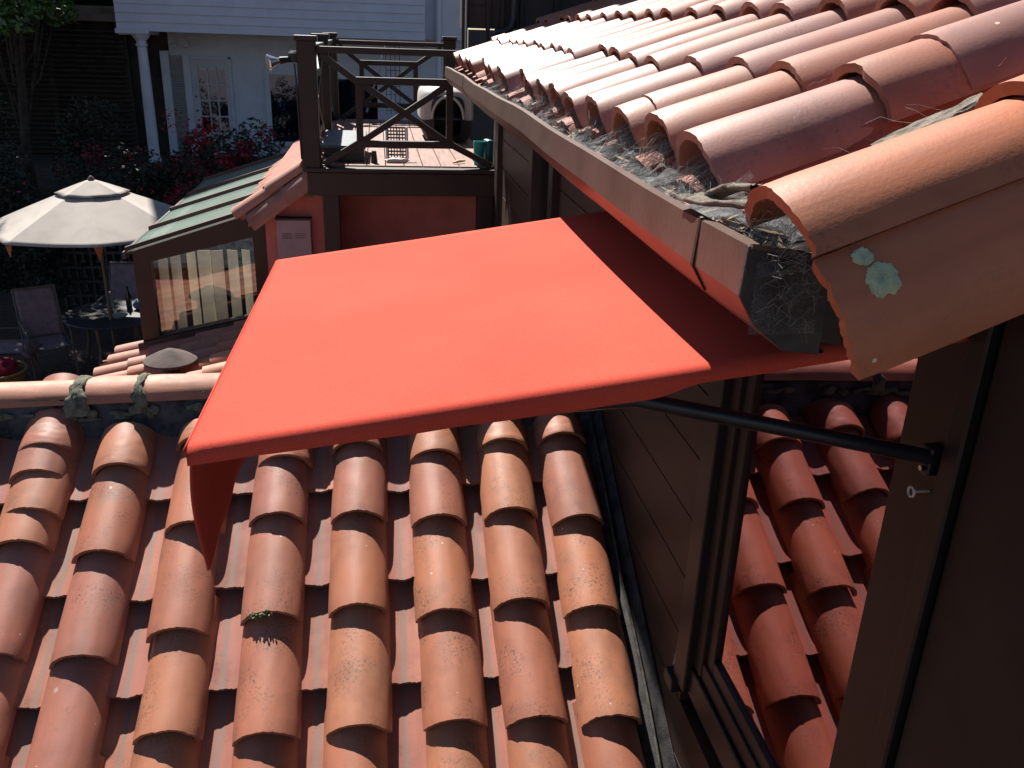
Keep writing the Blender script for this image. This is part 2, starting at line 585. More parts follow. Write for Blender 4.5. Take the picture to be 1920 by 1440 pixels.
def put_tile(name, me, parent, loc, axis, sideways, roll=0, mat=None):
    """One clay tile: local +Y runs up the slope, local X sideways, local Z away from the roof."""
    o = bpy.data.objects.new(name, me)
    COL.objects.link(o)
    o.parent = parent
    ay = Vector(axis).normalized()
    axx = (Vector(sideways) - ay * Vector(sideways).dot(ay)).normalized()
    az = axx.cross(ay)
    m = Matrix((axx, ay, az)).transposed().to_4x4() @ Matrix.Rotation(roll, 4, 'Y')
    m.translation = Vector(loc) - wloc(parent)
    o.matrix_local = m
    return o


# ------------------------------------------------------------------ ground and terrace
struct(MB().box(-150, 150, -60, 240, -.5, 0).build('ground', M['ground']))
struct(MB().box(-40, 40, 16.6, 120, 0, 1.78).build('terrace', M['earth']))

# ------------------------------------------------------------------ house on the right: dark brown, upper tile roof
house = thing('house', (2.6, 3.5, 0), 'dark brown timber house on the right with gutter, window and pink tile roof', 'house')
WX = .87
wall = MB()
MB().box(WX + .035, 5.6, .80, 6.9, 0, 4.40).build('shadow_backing', M['interior'], house)  # near-black core puts shade into the board gaps and behind the glass
zb = 0.0
while zb < 4.38:                                     # lapped boards
    z1 = min(zb + .1895, 4.39)
    for ya, yb in ((2.03, 4.26), (4.96, 6.88)):
        wall.prism([(0, zb), (0, z1), (.034, z1), (.034, zb)], ya, yb, lambda u, v, t: (WX + u, t, v))
    if z1 < 2.80:
        wall.prism([(0, zb), (0, z1), (.034, z1), (.034, zb)], 1.02, 2.03, lambda u, v, t: (WX + u, t, v))
    zb += .195
wall_o = wall.build('wall', M['brown'], house, fix=True)
# near window
win = MB()
win.box(WX - .035, WX + .03, 1.935, 2.025, 2.84, 4.36)
win.box(WX - .020, WX + .025, 1.215, 1.935, 2.84, 2.93)
win.box(WX - .035, WX + .03, 1.10, 2.025, 4.285, 4.36)
window = win.build('window', M['black_frame'], house, bevel=.004)
MB().box(WX - .012, WX + .04, 1.885, 1.935, 2.935, 4.28).build('jamb', M['brown_trim'], window, bevel=.003)
MB().box(WX - .008, WX + .04, 1.235, 1.885, 2.935, 2.985).build('sill_rail', M['brown_trim'], window, bevel=.003)
sash = MB()
sash.box(WX + .0, WX + .045, 1.835, 1.885, 2.985, 4.28)
sash.box(WX + .0, WX + .045, 1.235, 1.835, 2.985, 3.03)
sash.build('sash', M['black_frame'], window, bevel=.003)
MB().box(WX + .012, WX + .018, 1.22, 1.84, 3.02, 4.28).build('pane', M['pane'], window)
MB().box(WX - .05, WX + .03, 1.99, 2.06, 2.795, 2.838).build('sill_horn', M['black_frame'], window, bevel=.004)
cl_ = MB()
cl_.path([(WX - .004, 2.078, 3.00), (WX - .006, 2.080, 2.95), (WX - .005, 2.077, 2.90), (WX - .010, 2.074, 2.86), (WX - .012, 2.066, 2.835)], [.0015, .0028, .003, .006, .010], 7)
cl_.build('caulk_run', M['panel'], house, smooth=60)
post = MB().box(WX - .012, WX + .05, 1.095, 1.235, 2.5, 4.33).build('window_post', M['brown_trim'], house, bevel=.004)
mull = MB()
mull.box(WX - .035, WX + .03, 1.055, 1.095, 2.4, 4.34)
mull.build('mullion', M['black_frame'], house, bevel=.004)
MB().box(WX - .02, WX + .03, .795, 1.05, 0, 4.36).build('corner_board', M['brown_dark'], house, bevel=.004)
se = MB()
se.path([(WX - .012, 1.132, 3.942), (WX - .035, 1.132, 3.942)], .0022, 6)
se.path([(WX - .043, 1.132 + .008 * math.cos(a), 3.942 + .008 * math.sin(a)) for a in [i * 2 * math.pi / 12 for i in range(12)]], .0022, 6, closed=True)
se.build('screw_eye', M['shell'], house, smooth=60)
# far window and boards beyond it
fw = MB()
fw.box(WX - .04, WX + .03, 4.26, 4.36, 2.9, 4.36)
fw.box(WX - .04, WX + .03, 4.86, 4.96, 2.9, 4.36)
fw.box(WX - .03, WX + .03, 4.36, 4.86, 2.9, 3.0)
far_window = fw.build('window', M['brown_trim'], house, bevel=.003)
MB().box(WX + .012, WX + .018, 4.35, 4.87, 2.99, 4.36).build('pane', M['pane_clear'], far_window)
MB().box(WX - .03, WX + .03, 6.40, 6.55, 0, 4.36).build('corner_board', M['brown_trim'], house, bevel=.003)
MB().box(WX - .014, WX + .005, 6.15, 6.2, 4.02, 4.17).build('wall_plate', M['cream'], house, bevel=.002)
# sloping metal flashing between the lower roof and the wall
TANF = math.tan(R(29.4))
def zf(y): return 2.93 + (y - 2.612) * TANF            # crown plane of the lower roof
fl = MB()
fl.prism([(.79, -.14), (.835, -.125), (.862, -.06), (.866, -.06), (.866, -.13), (.79, -.15)], 1.0, 3.2, lambda u, v, t: (u, t, zf(t) + v))
fl.build('flashing', M['gutter_dark'], house, smooth=30)
fl = MB()
fl.path([(.826 + .003 * math.sin(t * 9), t, zf(t) - .098) for t in [1.0 + .1 * k for k in range(23)]], .0055, 6)
fl.build('flashing_lip', M['flash'], house, smooth=60)
# roof slab, soffit, fascia
P2 = R(22.8)
ax2 = Vector((math.cos(P2), 0, math.sin(P2)))
nz2 = Vector((-math.sin(P2), 0, math.cos(P2)))
XM = .545
def up_pt(s, y, h=0):                                  # s along the slope from the mouth line
    return Vector((XM, 0, 4.352)) + ax2 * s + nz2 * h + Vector((0, y, 0))
roof = MB()
a0, a1 = up_pt(.03, 0, -.075), up_pt(3.6, 0, -.075)
roof.prism([(a0.x, a0.z), (a1.x, a1.z), (a1.x, a1.z - .05), (a0.x, a0.z - .05)], 1.02, 6.55, lambda u, v, t: (u, t, v))
roof_o = roof.build('roof', M['brown'], house)
MB().prism([(.522, 4.243), (.60, 4.228), (.60, 4.29), (.522, 4.29)], 1.03, 6.5, lambda u, v, t: (u, t, v)).build('fascia', M['brown_trim'], house)

cap_u = [barrel_mesh('cap_tile', M['upper'], .47, .113, .096, 1.36, .016, 40 + i) for i in range(6)]
pan_u = [barrel_mesh('pan_tile', M['upper_pan'], .47, .088, .104, 1.25, .014, 60 + i, pan=True) for i in range(2)]
ucols = [1.42, 1.68, 1.90, 2.18, 2.43, 2.70, 2.96, 3.20, 3.50, 3.74, 3.98, 4.24, 4.54, 4.80, 5.08, 5.34, 5.62, 5.90, 6.18]
RR = random.Random(21)
for ci, y in enumerate(ucols):
    rows = [0, .252, .62, .985, 1.35]
    if ci == 0: rows = [0, .275, .375, .72, 1.08]
    if ci == 2: rows = [0, .075, .252, .62, .985]
    if ci in (8, 13): rows = [0.045, .252, .62, .985, 1.35]
    for ri, s in enumerate(rows):
        s2 = s + RR.uniform(-.012, .012) + (RR.uniform(-.02, .03) if ri > 0 else 0)
        p = up_pt(s2, y + RR.uniform(-.008, .008), RR.uniform(-.003, .004) + .006)
        lift = RR.uniform(.004, .02)
        put_tile('cap_tile', cap_u[RR.randrange(6)], roof_o, p, ax2 - nz2 * .052 + Y * RR.uniform(-.014, .014), -Y, RR.uniform(-.04, .04))
allp = [1.26] + [(a + b) / 2 for a, b in zip(ucols, ucols[1:])]
for y in allp:
    for s in (-.035, .30, .66, 1.02, 1.38):
        put_tile('pan_tile', pan_u[RR.randrange(2)], roof_o, up_pt(s + RR.uniform(-.015, .015), y + RR.uniform(-.01, .01), .065), ax2, -Y, RR.uniform(-.03, .03))
# starter bird-stop tiles peeping under the first caps
stub = [barrel_mesh('starter_tile', M['upper_pan'], .2, .088, .088, 1.4, .014, 80 + i) for i in range(3)]
for ci, y in enumerate(ucols[:14]):
    if ci % 4 == 2: continue
    put_tile('starter_tile', stub[ci % 3], roof_o, up_pt(-.03 + RR.uniform(-.012, .02), y + RR.uniform(-.03, .015), RR.uniform(-.045, -.03)), ax2, -Y, RR.uniform(-.15, .15))
# rake: a large cap over a bigger tile turned down over the gable edge
rcap = [barrel_mesh('rake_cap', M['rake'], .50, .112, .100, 1.08, .017, 90 + i) for i in range(3)]
rside = [barrel_mesh('rake_tile', M['rake'], .52, .132, .122, .55, .017, 95 + i) for i in range(2)]
for k, s in enumerate((0, .30, .68, 1.05, 1.42)):
    put_tile('rake_cap', rcap[k % 3], roof_o, Vector((.470, .945, 4.345)) + ax2 * s + nz2 * .004 * k, ax2 - nz2 * .03, -Y, RR.uniform(-.02, .02))
for k, s in enumerate((0, .44, .88, 1.32)):
    put_tile('rake_tile', rside[k % 2], roof_o, Vector((.489, .934, 4.291)) + ax2 * s, ax2 - nz2 * .015, -Y, 1.20)

# gutter along the eave
gut = thing('gutter', (.45, 3.4, 4.3), 'long brown painted box gutter under the pink roof tiles', 'gutter')
def gs(*p): return [(u * 1.07, 4.6 + (v - 4.6) * 1.07) for u, v in p]
prof_o = gs((.397, 4.390), (.394, 4.333), (.414, 4.300), (.455, 4.267), (.508, 4.262))
gm = MB()
Y0, Y1 = .968, 6.3
gprof = prof_o + gs((.508, 4.266), (.458, 4.271), (.419, 4.303), (.399, 4.335), (.402, 4.383), (.412, 4.383), (.412, 4.391))
def gx(t): return .030 * (t - .97) / 5.3
def gz(t): return .0035 * math.sin(t * 2.7) - .002 * math.sin(t * 6.1)
segs = 24
for k in range(segs):
    ta, tb = Y0 + (Y1 - Y0) * k / segs, Y0 + (Y1 - Y0) * (k + 1) / segs
    i = len(gm.v)
    n = len(gprof)
    for t in (ta, tb):
        gm.v += [Vector((u + gx(t), t, v + gz(t))) for u, v in gprof]
    gm.f += [(i + q, i + (q + 1) % n, i + n + (q + 1) % n, i + n + q) for q in range(n)]
gm.build('trough', M['gutter'], gut, smooth=25, fix=True)
ec = MB()
ec.prism(prof_o[:4] + gs((.500, 4.262), (.500, 4.378), (.452, 4.384)), Y0 - .006, Y0 + .001, lambda u, v, t: (u + gx(t), t, v + gz(t)))
ec.build('end_cap', M['gutter_dark'], gut, bevel=.0015)
el = MB()
el.path([(.428, Y0 - .006, 4.3775), (.455, Y0 - .006, 4.374), (.494, Y0 - .005, 4.369)], .0035, 6)
el.build('end_lip', M['gutter'], gut, smooth=50)
for t in (1.128, 4.85):
    jt = MB()
    jt.prism(gs((.3965, 4.393), (.3915, 4.332), (.412, 4.298), (.415, 4.301), (.3955, 4.334), (.400, 4.394)), t, t + .008, lambda u, v, q: (u + gx(q), q, v + gz(q)))
    jt.build('joint_seam', M['brown_trim'], gut)

# litter, leaves and webs inside the gutter
rl = random.Random(5)
lit = MB()
lit.grid(90, 9, lambda a, b: (.440 + .10 * b + gx(.98 + 5.2 * a), .98 + 5.2 * a, 4.318 + .026 * noise.noise(Vector((a * 60, b * 3, 0))) + .045 * b * (.6 + .4 * math.sin(a * 117)) + .012 * noise.noise(Vector((a * 190, b * 9, 3)))))
tag(lit.build('gutter_litter', M['debris'], smooth=80), 'black rotted leaf litter filling the gutter', 'litter', kind='stuff')
lv = MB()
for k in range(420):
    y = 1.0 + 4.7 * rl.random() ** 1.8
    c = Vector((.455 + .07 * rl.random() + gx(y), y, 4.335 + .03 * rl.random()))
    d = Vector((rl.uniform(-1, 1), rl.uniform(-1, 1), rl.uniform(-.3, .5))).normalized()
    e = d.cross(Vector((rl.uniform(-.4, .4), rl.uniform(-.4, .4), 1))).normalized()
    L, W = rl.uniform(.010, .03), rl.uniform(.002, .006)
    lv.quad(c - d * L, c + e * W, c + d * L, c - e * W)
tag(lv.build('dry_leaves', M['dryleaf']), 'small dry leaf bits scattered over the gutter litter', 'leaves', kind='stuff')
web = MB()
centers = [1.05, 1.2] + ucols[:9]
def strand(p, q, sag, r):
    L = (q - p).length
    j = lambda k: Vector((rl.uniform(-k, k), rl.uniform(-k, k), rl.uniform(-k, k)))
    web.path([p, p.lerp(q, .3) + j(.10 * L) - Z * sag * .8, p.lerp(q, .62) + j(.10 * L) - Z * sag, q], r, 3, cap=False)
for y in [1.42, 1.68, 1.90, 2.18, 2.43, 2.70, 2.96, 3.20, 3.50, 3.74, 3.98, 4.24]:
    near = 1.0 if y < 2.0 else .6
    for k in range(int(340 * near)):
        a = rl.uniform(-1.3, 1.3)
        rr = rl.uniform(.02, .10)
        p = Vector((XM + rl.uniform(-.02, .05), y + rr * math.sin(a), 4.355 + rr * math.cos(a) * .95))
        q = Vector((.438 + gx(y) + .06 * rl.random() ** 1.5, y + rl.gauss(-.02, .075), 4.325 + rl.random() * .05))
        strand(p, p.lerp(q, rl.uniform(.25, 1)), rl.uniform(-.004, .012), rl.uniform(.00014, .0003) * (1 + .25 * y))
for k in range(170):                                  # under the near rake tile and over the end cap
    p = Vector((.455 + rl.uniform(-.01, .03), rl.uniform(.905, 1.04), rl.uniform(4.35, 4.42)))
    q = Vector((rl.uniform(.44, .50), rl.uniform(.96, 1.12), rl.uniform(4.335, 4.385)))
    strand(p, p.lerp(q, rl.uniform(.3, 1)), rl.uniform(-.004, .01), rl.uniform(.00013, .00026))
for k in range(46):
    p = Vector((rl.uniform(.455, .515), .957 - rl.random() * .01, rl.uniform(4.28, 4.365)))
    q = p + Vector((rl.uniform(-.03, .03), rl.uniform(-.004, .004), rl.uniform(-.03, .03)))
    strand(p, q, 0, .00016)
for k in range(60):                                    # loose threads over the tile valleys
    s, y = rl.uniform(.0, .9), rl.choice([1.26, 1.27, 1.54, 1.55, 1.12, 1.13])
    p = up_pt(s, y + rl.uniform(-.07, .07), rl.uniform(.02, .10))
    strand(p, p + Vector((rl.uniform(-.05, .05), rl.uniform(-.07, .07), rl.uniform(-.015, .015))), rl.uniform(-.01, .01), .00016)
tag(web.build('cobweb_strands', M['web']), 'grey dusty cobweb strands under the eave tile mouths', 'cobweb', kind='stuff')
ga = MB()
for y in [1.27, 1.42, 1.55, 1.68, 1.80, 1.90, 2.05, 2.18, 2.43, 2.70, 2.96, 3.2, 3.5]:
    ph = rl.uniform(0, 50)
    wd = rl.uniform(.06, .10)
    ga.grid(12, 10, lambda a, b, y=y, ph=ph, wd=wd: (
        .445 + gx(y) + (.10) * b + .012 * noise.noise(Vector((a * 3, b * 3, ph))), y + wd * (a - .5) * (1.5 - .6 * b) + .012 * noise.noise(Vector((a * 4, b * 2, ph + 7))),
        4.345 + .075 * b ** 1.7 * (1 - (2 * a - 1) ** 2 * .7) + .012 * noise.noise(Vector((a * 5, b * 5, ph + 3)))))
ga.grid(12, 10, lambda a, b: (.445 + .05 * b, .98 + .14 * a, 4.352 + .06 * b ** 2 * (1 - (2 * a - 1) ** 2) + .008 * noise.noise(Vector((a * 5, b * 4, 77)))))
ga.grid(10, 10, lambda a, b: (.436 + .085 * a, .958 + .004 * noise.noise(Vector((a * 6, b * 6, 1))), 4.27 + .09 * b))
for k in range(26):
    y = 1.02 + 3.4 * (k / 26) ** 1.4
    ph = rl.uniform(0, 90)
    ga.grid(12, 10, lambda a, b, y=y, ph=ph: (
        .435 + gx(y) + .115 * b + .010 * noise.noise(Vector((a * 3, b * 3, ph))), y + .17 * (a - .5) + .016 * noise.noise(Vector((a * 3, b * 3, ph + 7))),
        4.352 + .035 * b + .016 * noise.noise(Vector((a * 4, b * 4, ph + 3)))))
tag(ga.build('cobweb_gauze', M['gauze'], smooth=80), 'gauzy dusty cobweb sheets hanging between tiles and gutter', 'cobweb', kind='stuff')


def bark_piece(name, p0, p1, wd, seed, label):
    p0, p1 = Vector(p0), Vector(p1)
    d = p1 - p0
    sd = d.cross(Z).normalized()
    b = MB()
    def f(a, t):
        ww = wd * (.25 + .75 * math.sin(math.pi * (.12 + .76 * a)) ** .7) * (1 + .5 * noise.noise(Vector((a * 3.1, seed, 0))))
        q = 2 * math.pi * t
        cx_, cz_ = math.copysign(abs(math.cos(q)) ** .6, math.cos(q)), math.copysign(abs(math.sin(q)) ** .6, math.sin(q))
        rag = .006 * noise.noise(Vector((cx_ * 5, seed + 3, a * 2))) if a in (0, 1) else 0
        return p0 + d * (a + rag * 8) + sd * (ww * .5 * cx_ + .006 * noise.noise(Vector((a * 2.2, seed, 5)))) + Z * (.0042 * cz_ + .007 * noise.noise(Vector((a * 2.4, cx_ * .8, seed))) + .003 * noise.noise(Vector((a * 7, cx_ * 6, seed))))
    b.grid(30, 29, f)
    tag(b.build(name, M['bark'], smooth=12), label, 'bark')


bark_piece('bark_piece', (.432, 1.22, 4.387), (.475, 1.02, 4.412), .040, 3, 'pale grey bark sliver lying across the gutter lip below the nearest tile')
bark_piece('bark_piece', (.455, 1.22, 4.392), (.475, 1.07, 4.43), .042, 9, 'darker bark strip in the gutter behind the pale sliver')
bark_piece('bark_piece', up_pt(.155, 1.145, .062), up_pt(.31, 1.135, .072), .046, 14, 'grey splinter of bark wedged in the valley between two roof tiles')

# lichen rosettes on the rake tile
def rosette(c, nrm, r, seed, label):
    nrm = Vector(nrm).normalized()
    a = nrm.orthogonal().normalized()
    b = nrm.cross(a)
    rr = random.Random(seed)
    g = MB()
    n = 44
    def f(u, t):
        q = 2 * math.pi * u
        e = r * (1 + .22 * noise.noise(Vector((math.cos(q) * 1.3, math.sin(q) * 1.3, seed))) + .045 * math.sin(q * 9 + seed) + .05 * math.sin(q * 16 + 2 * math.sin(3 * q)))
        d = e * (.02 + .98 * t)
        x, y = d * math.cos(q), d * math.sin(q)
        h = .0012 + .0014 * noise.noise(Vector((x * 260, y * 260, seed))) + (.0012 if .8 > t > .35 else -.0022 * (t > .95))
        return Vector(c) + a * x + b * y + nrm * (h - d * d / .24)
    g.grid(n, 9, f, closed_u=True)
    tag(g.build('lichen_patch', M['lichen'], smooth=60), label, 'lichen')


AX = ax2
def rk(s, a, lift=.0015):
    nrm = nz2 * math.cos(a) - Y * math.sin(a)
    return Vector((.489, .934, 4.291)) + AX * s + nrm * (.1315 + lift), nrm
p, nr = rk(.055, 1.02)
rosette(p, nr, .0185, 2, 'larger pale green lichen rosette on the rake tile side')
p, nr = rk(.048, .79)
rosette(p, nr, .011, 5, 'smaller lichen patch tucked under the edge of the rake cap tile')

# ------------------------------------------------------------------ red awning over the window
aw = thing('awning', (.3, 1.7, 4.1), 'red canvas window awning projecting below the gutter', 'awning')
AX0, AX1, AY0, AY1 = -.264, .868, 1.112, 2.285
def az_(x, y): return 4.068 + (x - AX0) * .1425 + (4.035 - 4.068) * (y - AY0) / (AY1 - AY0) * (1 - .35 * (x - AX0) / (AX1 - AX0))
def drop(x):                                           # depth of the folded side hem
    t = (x - AX0) / (AX1 - AX0)
    return .007 + .014 * min(1, t / .55) if t < .57 else max(.005, .021 - .016 * min(1, (t - .57) / .05))
cloth = MB()
NX, NY = 60, 40
rows = []
def cl(u, t):
    x = AX0 + (AX1 - AX0) * u
    # t: 0 hem bottom near side, .. round edge .. far edge
    if t < .12:
        y = AY0 - .004 + .002 * noise.noise(Vector((x * 9, 0, 2)))
        z = az_(x, AY0) - .018 - drop(x) * .8 * (1 - t / .12) + .0012 * noise.noise(Vector((x * 14, t * 20, 4)))
        return (x, y, z)
    if t < .22:
        q = (t - .12) / .10 * math.pi / 2
        return (x, AY0 - .004 + .020 * (1 - math.cos(q)), az_(x, AY0) - .018 + .018 * math.sin(q))
    v = (t - .22) / .78
    y = AY0 + .016 + (AY1 - AY0 - .016) * v
    z = az_(x, y) - .008 * math.sin(math.pi * u) * math.sin(math.pi * v) + .0008 * noise.noise(Vector((x * 5, y * 5, 1)))
    return (x, y, z)
cloth.grid(NX, 60, cl)
cloth.build('canopy', M['awning'], aw, smooth=70, solid=.0025)
fold = MB()                                            # outer edge fold and far side hem
fold.grid(30, 8, lambda u, t: (AX0 - .003 + .006 * (1 - math.cos(t * math.pi)) * .5, AY0 - .004 + (AY1 - AY0 + .004) * u, az_(AX0, AY0 + (AY1 - AY0) * u) - .022 + .022 * (1 - t) * 1.0))
fold.grid(30, 4, lambda u, t: (AX0 + (AX1 - AX0) * u, AY1, az_(AX0 + (AX1 - AX0) * u, AY1) - .03 * t))
fold.build('hem', M['awning'], aw, smooth=70, solid=.002)
val = MB()
def vl(u, t):
    y = AY0 + .004 + (AY1 - AY0 - .01) * u
    sc = .178 + .007 * math.cos(u * 2 * math.pi * 6.0)
    z = az_(AX0, y) - .012 - sc * t
    x = AX0 + .004 + .0012 * math.sin(y * 23 - 1.0) * t - .0045 * math.sin(t * 4.2) * (1 - u) + .002 * t
    return (x, y - .006 * math.sin(t * 3.4) * (1 - u), z)
val.grid(70, 16, vl)
val.build('valance', M['awning'], aw, smooth=70, solid=.003)
fr = MB()
fr.path([(AX0 + .018, AY0 + .01, az_(AX0, AY0) - .02), (AX0 + .018, AY1 - .01, az_(AX0, AY1) - .02)], .011, 10)
fr.build('front_bar', M['arm'], aw, smooth=50)
armm = MB()
armm.path([(.845, 1.122, 4.006), (.60, 1.130, 4.060), (.36, 1.138, 4.112), (.15, 1.146, 4.098)], .0122, 14)
armm.build('arm', M['arm'], aw, smooth=50)
bt = MB()
for zz in (3.992, 4.012):
    bt.path([(.830, 1.118, zz), (.822, 1.118, zz)], .0045, 6)
bt.build('bolts', M['steel'], aw)
MB().box(.832, .868, 1.113, 1.140, 3.978, 4.026).build('arm_bracket', M['arm'], aw, bevel=.004)

# ------------------------------------------------------------------ lower wing: orange barrel tile roof, ridge and curb
wing = thing('house_wing', (-.6, 2.2, 0), 'low wing below the awning with an orange barrel tile roof', 'house')
def lp(x, y, h=0):                                     # crown plane point
    return Vector((x, y, zf(y) + h))
wm = MB()
wm.prism([(3.3, 3.06), (.75, zf(.75) - .25), (.75, zf(.75) - .28), (3.3, 3.02), (4.75, zf(1.7) - .2), (4.75, zf(1.7) - .15)], -3.2, .855, lambda u, v, t: (t, u, v))
lroof = wm.build('roof', M['curb'], wing, fix=True)
ws = MB()
ws.prism([(1.0, 0), (4.6, 0), (4.6, 2.2), (3.3, 3.13), (1.0, zf(1.0) - .23)], -2.95, .85, lambda u, v, t: (t, u, v))
ws.build('wall', M['stucco'], wing, fix=True)
ax1 = Vector((0, math.cos(R(29.4)), math.sin(R(29.4))))
nz1 = Vector((0, -math.sin(R(29.4)), math.cos(R(29.4))))
cap_l = [barrel_mesh('cap_tile', M['cap'], .475, .1040, .1000, 1.40, .014, 100 + i, nseg=30, nl=18) for i in range(8)]
pan_l = [barrel_mesh('pan_tile', M['pan'], .52, .150, .158, .60, .013, 120 + i, pan=True) for i in range(3)]
capY = {-1.22: [3.05, 2.951, 2.816, 2.709, 2.374, 2.05, 1.72], -.952: [2.965, 2.664, 2.349, 2.03, 1.70, 1.38], -.668: [3.058, 2.747, 2.41, 2.13, 1.80, 1.47],
        -.379: [2.975, 2.764, 2.443, 2.109, 1.78, 1.45], -.101: [3.023, 2.759, 2.452, 2.11, 1.78, 1.45], .19: [2.978, 2.733, 2.42, 2.104, 1.77, 1.44],
        .451: [3.013, 2.747, 2.439, 2.097, 1.76, 1.43], .692: [3.03, 2.71, 2.403, 2.082, 1.75, 1.42]}
for x in (-1.50, -1.775, -2.05, -2.325, -2.6):
    capY[x] = [3.0 + rl.uniform(-.03, .03), 2.73, 2.42, 2.10, 1.78, 1.45]
RL = random.Random(4)
for x, ys in capY.items():
    for k, y in enumerate(ys):
        xx = x + RL.uniform(-.008, .008)
        yaw = Vector((RL.uniform(-.02, .02), 0, 0))
        L_top = k == 0
        # tapered: crown of the low end sits on the crown plane
        p = lp(xx, y) - nz1 * .1035
        o = put_tile('cap_tile', cap_l[RL.randrange(8)], lroof, p, ax1 - nz1 * .088 + yaw, X, RL.uniform(-.05, .05))
        if L_top:                                       # the top course is cut to fit under the curb
            o.scale = (1, min(1, max(.07, 3.135 - y) / .475 / math.cos(R(29.4))), 1)
xs = sorted(capY)
for a, b in zip(xs, xs[1:]):
    xm = (a + b) / 2
    ys = [2.9, 2.57, 2.265, 1.945, 1.625, 1.30]
    for y in ys:
        y2 = y + RL.uniform(-.014, .014)
        put_tile('pan_tile', pan_l[RL.randrange(3)], lroof, lp(xm + RL.uniform(-.006, .006), y2) + nz1 * .042, ax1 - nz1 * .105, X, RL.uniform(-.04, .04))
# the mortared curb under the ridge
cb = MB()
def cbf(u, t):
    x = -3.2 + 4.05 * u
    return (x, 3.205 + .008 * noise.noise(Vector((x * 9, t * 4, 0))) + .02 * t + .005 * noise.noise(Vector((x * 30, t * 12, 4))), 3.03 + .245 * t)
cb.grid(160, 10, cbf)
cb.box(-3.2, .85, 3.235, 3.40, 3.0, 3.255)
cb.build('curb', M['curb'], wing, smooth=60)
ridge_m = [barrel_mesh('ridge_tile', M['far'], .60, .112, .100, 1.12, .016, 140 + i, nl=16) for i in range(3)]
ridge_s = barrel_mesh('ridge_tile', M['far'], .27, .112, .106, 1.12, .016, 150)
rz = 3.232
for x0, me, L in ((-3.05, ridge_m[0], .6), (-2.5, ridge_m[1], .6), (-1.96, ridge_m[2], .6), (-1.155 - .55, ridge_m[0], .6), (-1.105, ridge_s, .27), (-.945 + .06, ridge_m[1], .6), (-.33, ridge_m[2], .6), (.25, ridge_m[0], .6)):
    put_tile('ridge_tile', me, lroof, (x0, 3.305, rz + .026 * (x0 + .35)), X + Z * .030, -Y)
def lump(c, rx, ry, rz_, seed, mb):
    c = Vector(c)
    def f(a, b):
        q, p = 2 * math.pi * a, math.pi * (b - .5)
        d = 1 + .28 * noise.noise(Vector((math.cos(q) * 2.2 * math.cos(p) + seed, math.sin(q) * 2.2 * math.cos(p), math.sin(p) * 2.2))) + .14 * noise.noise(Vector((math.cos(q) * 7 + seed, math.sin(q) * 7, math.sin(p) * 7)))
        return c + Vector((rx * math.cos(q) * math.cos(p), ry * math.sin(q) * math.cos(p), rz_ * math.sin(p))) * d
    mb.grid(30, 18, f, closed_u=True)
def collar(xc, wdt, seed):
    """A ragged mortar joint wrapped over the ridge tiles."""
    def f(a, b):
        q = -1.5 + 3.0 * a
        u = (b - .5) * 2
        wv = wdt * (1 + .35 * noise.noise(Vector((q * 2, u, seed))) + .25 * noise.noise(Vector((q * 6, u * 3, seed + 4)))) * (1.25 if q < -.8 else .8)
        r = .113 + .006 * (1 - u * u) + .006 * noise.noise(Vector((q * 9, u * 4, seed)))
        if abs(u) > .95: r = .104
        return (xc + u * wdt * .5 + .02 * noise.noise(Vector((q * 3, seed, 0))) + u * (wv - wdt) * .5, 3.305 + r * math.sin(q), rz + .026 * (xc + .35) + r * math.cos(q))
    g_ = MB()
    g_.grid(34, 12, f)
    g_.build('mortar_joint', M['mortar'], wing, smooth=80)
collar(-1.135, .07, 1)
collar(-.915, .045, 7)
collar(-2.45, .06, 9)
collar(-.31, .05, 12)
collar(.27, .05, 17)
mo = MB()
for k in range(46):
    x = -1.7 + 2.4 * rl.random() if k < 30 else rl.choice([-1.13, -.92]) + rl.uniform(-.07, .07)
    lump((x, 3.205 + rl.uniform(-.004, .008), 3.25 - .03 * rl.random() + .026 * (x + .35)), rl.uniform(.012, .05), .010, rl.uniform(.006, .016), k * 3.1, mo)
mo.build('mortar_crumbs', M['mortar'], wing, smooth=80)['kind'] = 'stuff'
mt = MB()
for k in range(60):
    a = rl.uniform(-.75, .05)
    c = lp(-.379, 2.443) - nz1 * .1035 + X * (.103 * math.sin(a)) + nz1 * (.103 * math.cos(a) + rl.uniform(-.012, .004)) - ax1 * rl.uniform(-.014, .008)
    lump(c, rl.uniform(.002, .005), rl.uniform(.002, .006), rl.uniform(.002, .004), k * 1.7, mt)
tag(mt.build('moss_tuft', M['moss'], smooth=80), 'small moss tuft clinging to the lower edge of one orange roof tile', 'moss')

# ------------------------------------------------------------------ garden wing: sunroom, stucco wall, small tile roofs
gw = thing('garden_wing', (-1.2, 7.6, 0), 'red stucco garden wing with dark framed sunroom behind the awning', 'house')
st = MB()
st.box(-.872, -.36, 6.90, 9.8, 0, 3.45)
st.prism([(-.872, 3.44), (-.36, 3.44), (-.36, 3.60), (-.50, 3.60), (-.872, 3.46)], 6.90, 9.8, lambda u, v, t: (u, t, v))
st.box(-.36, .86, 7.25, 7.4, 0, 3.42)
st.build('wall', M['stucco'], gw, fix=True)
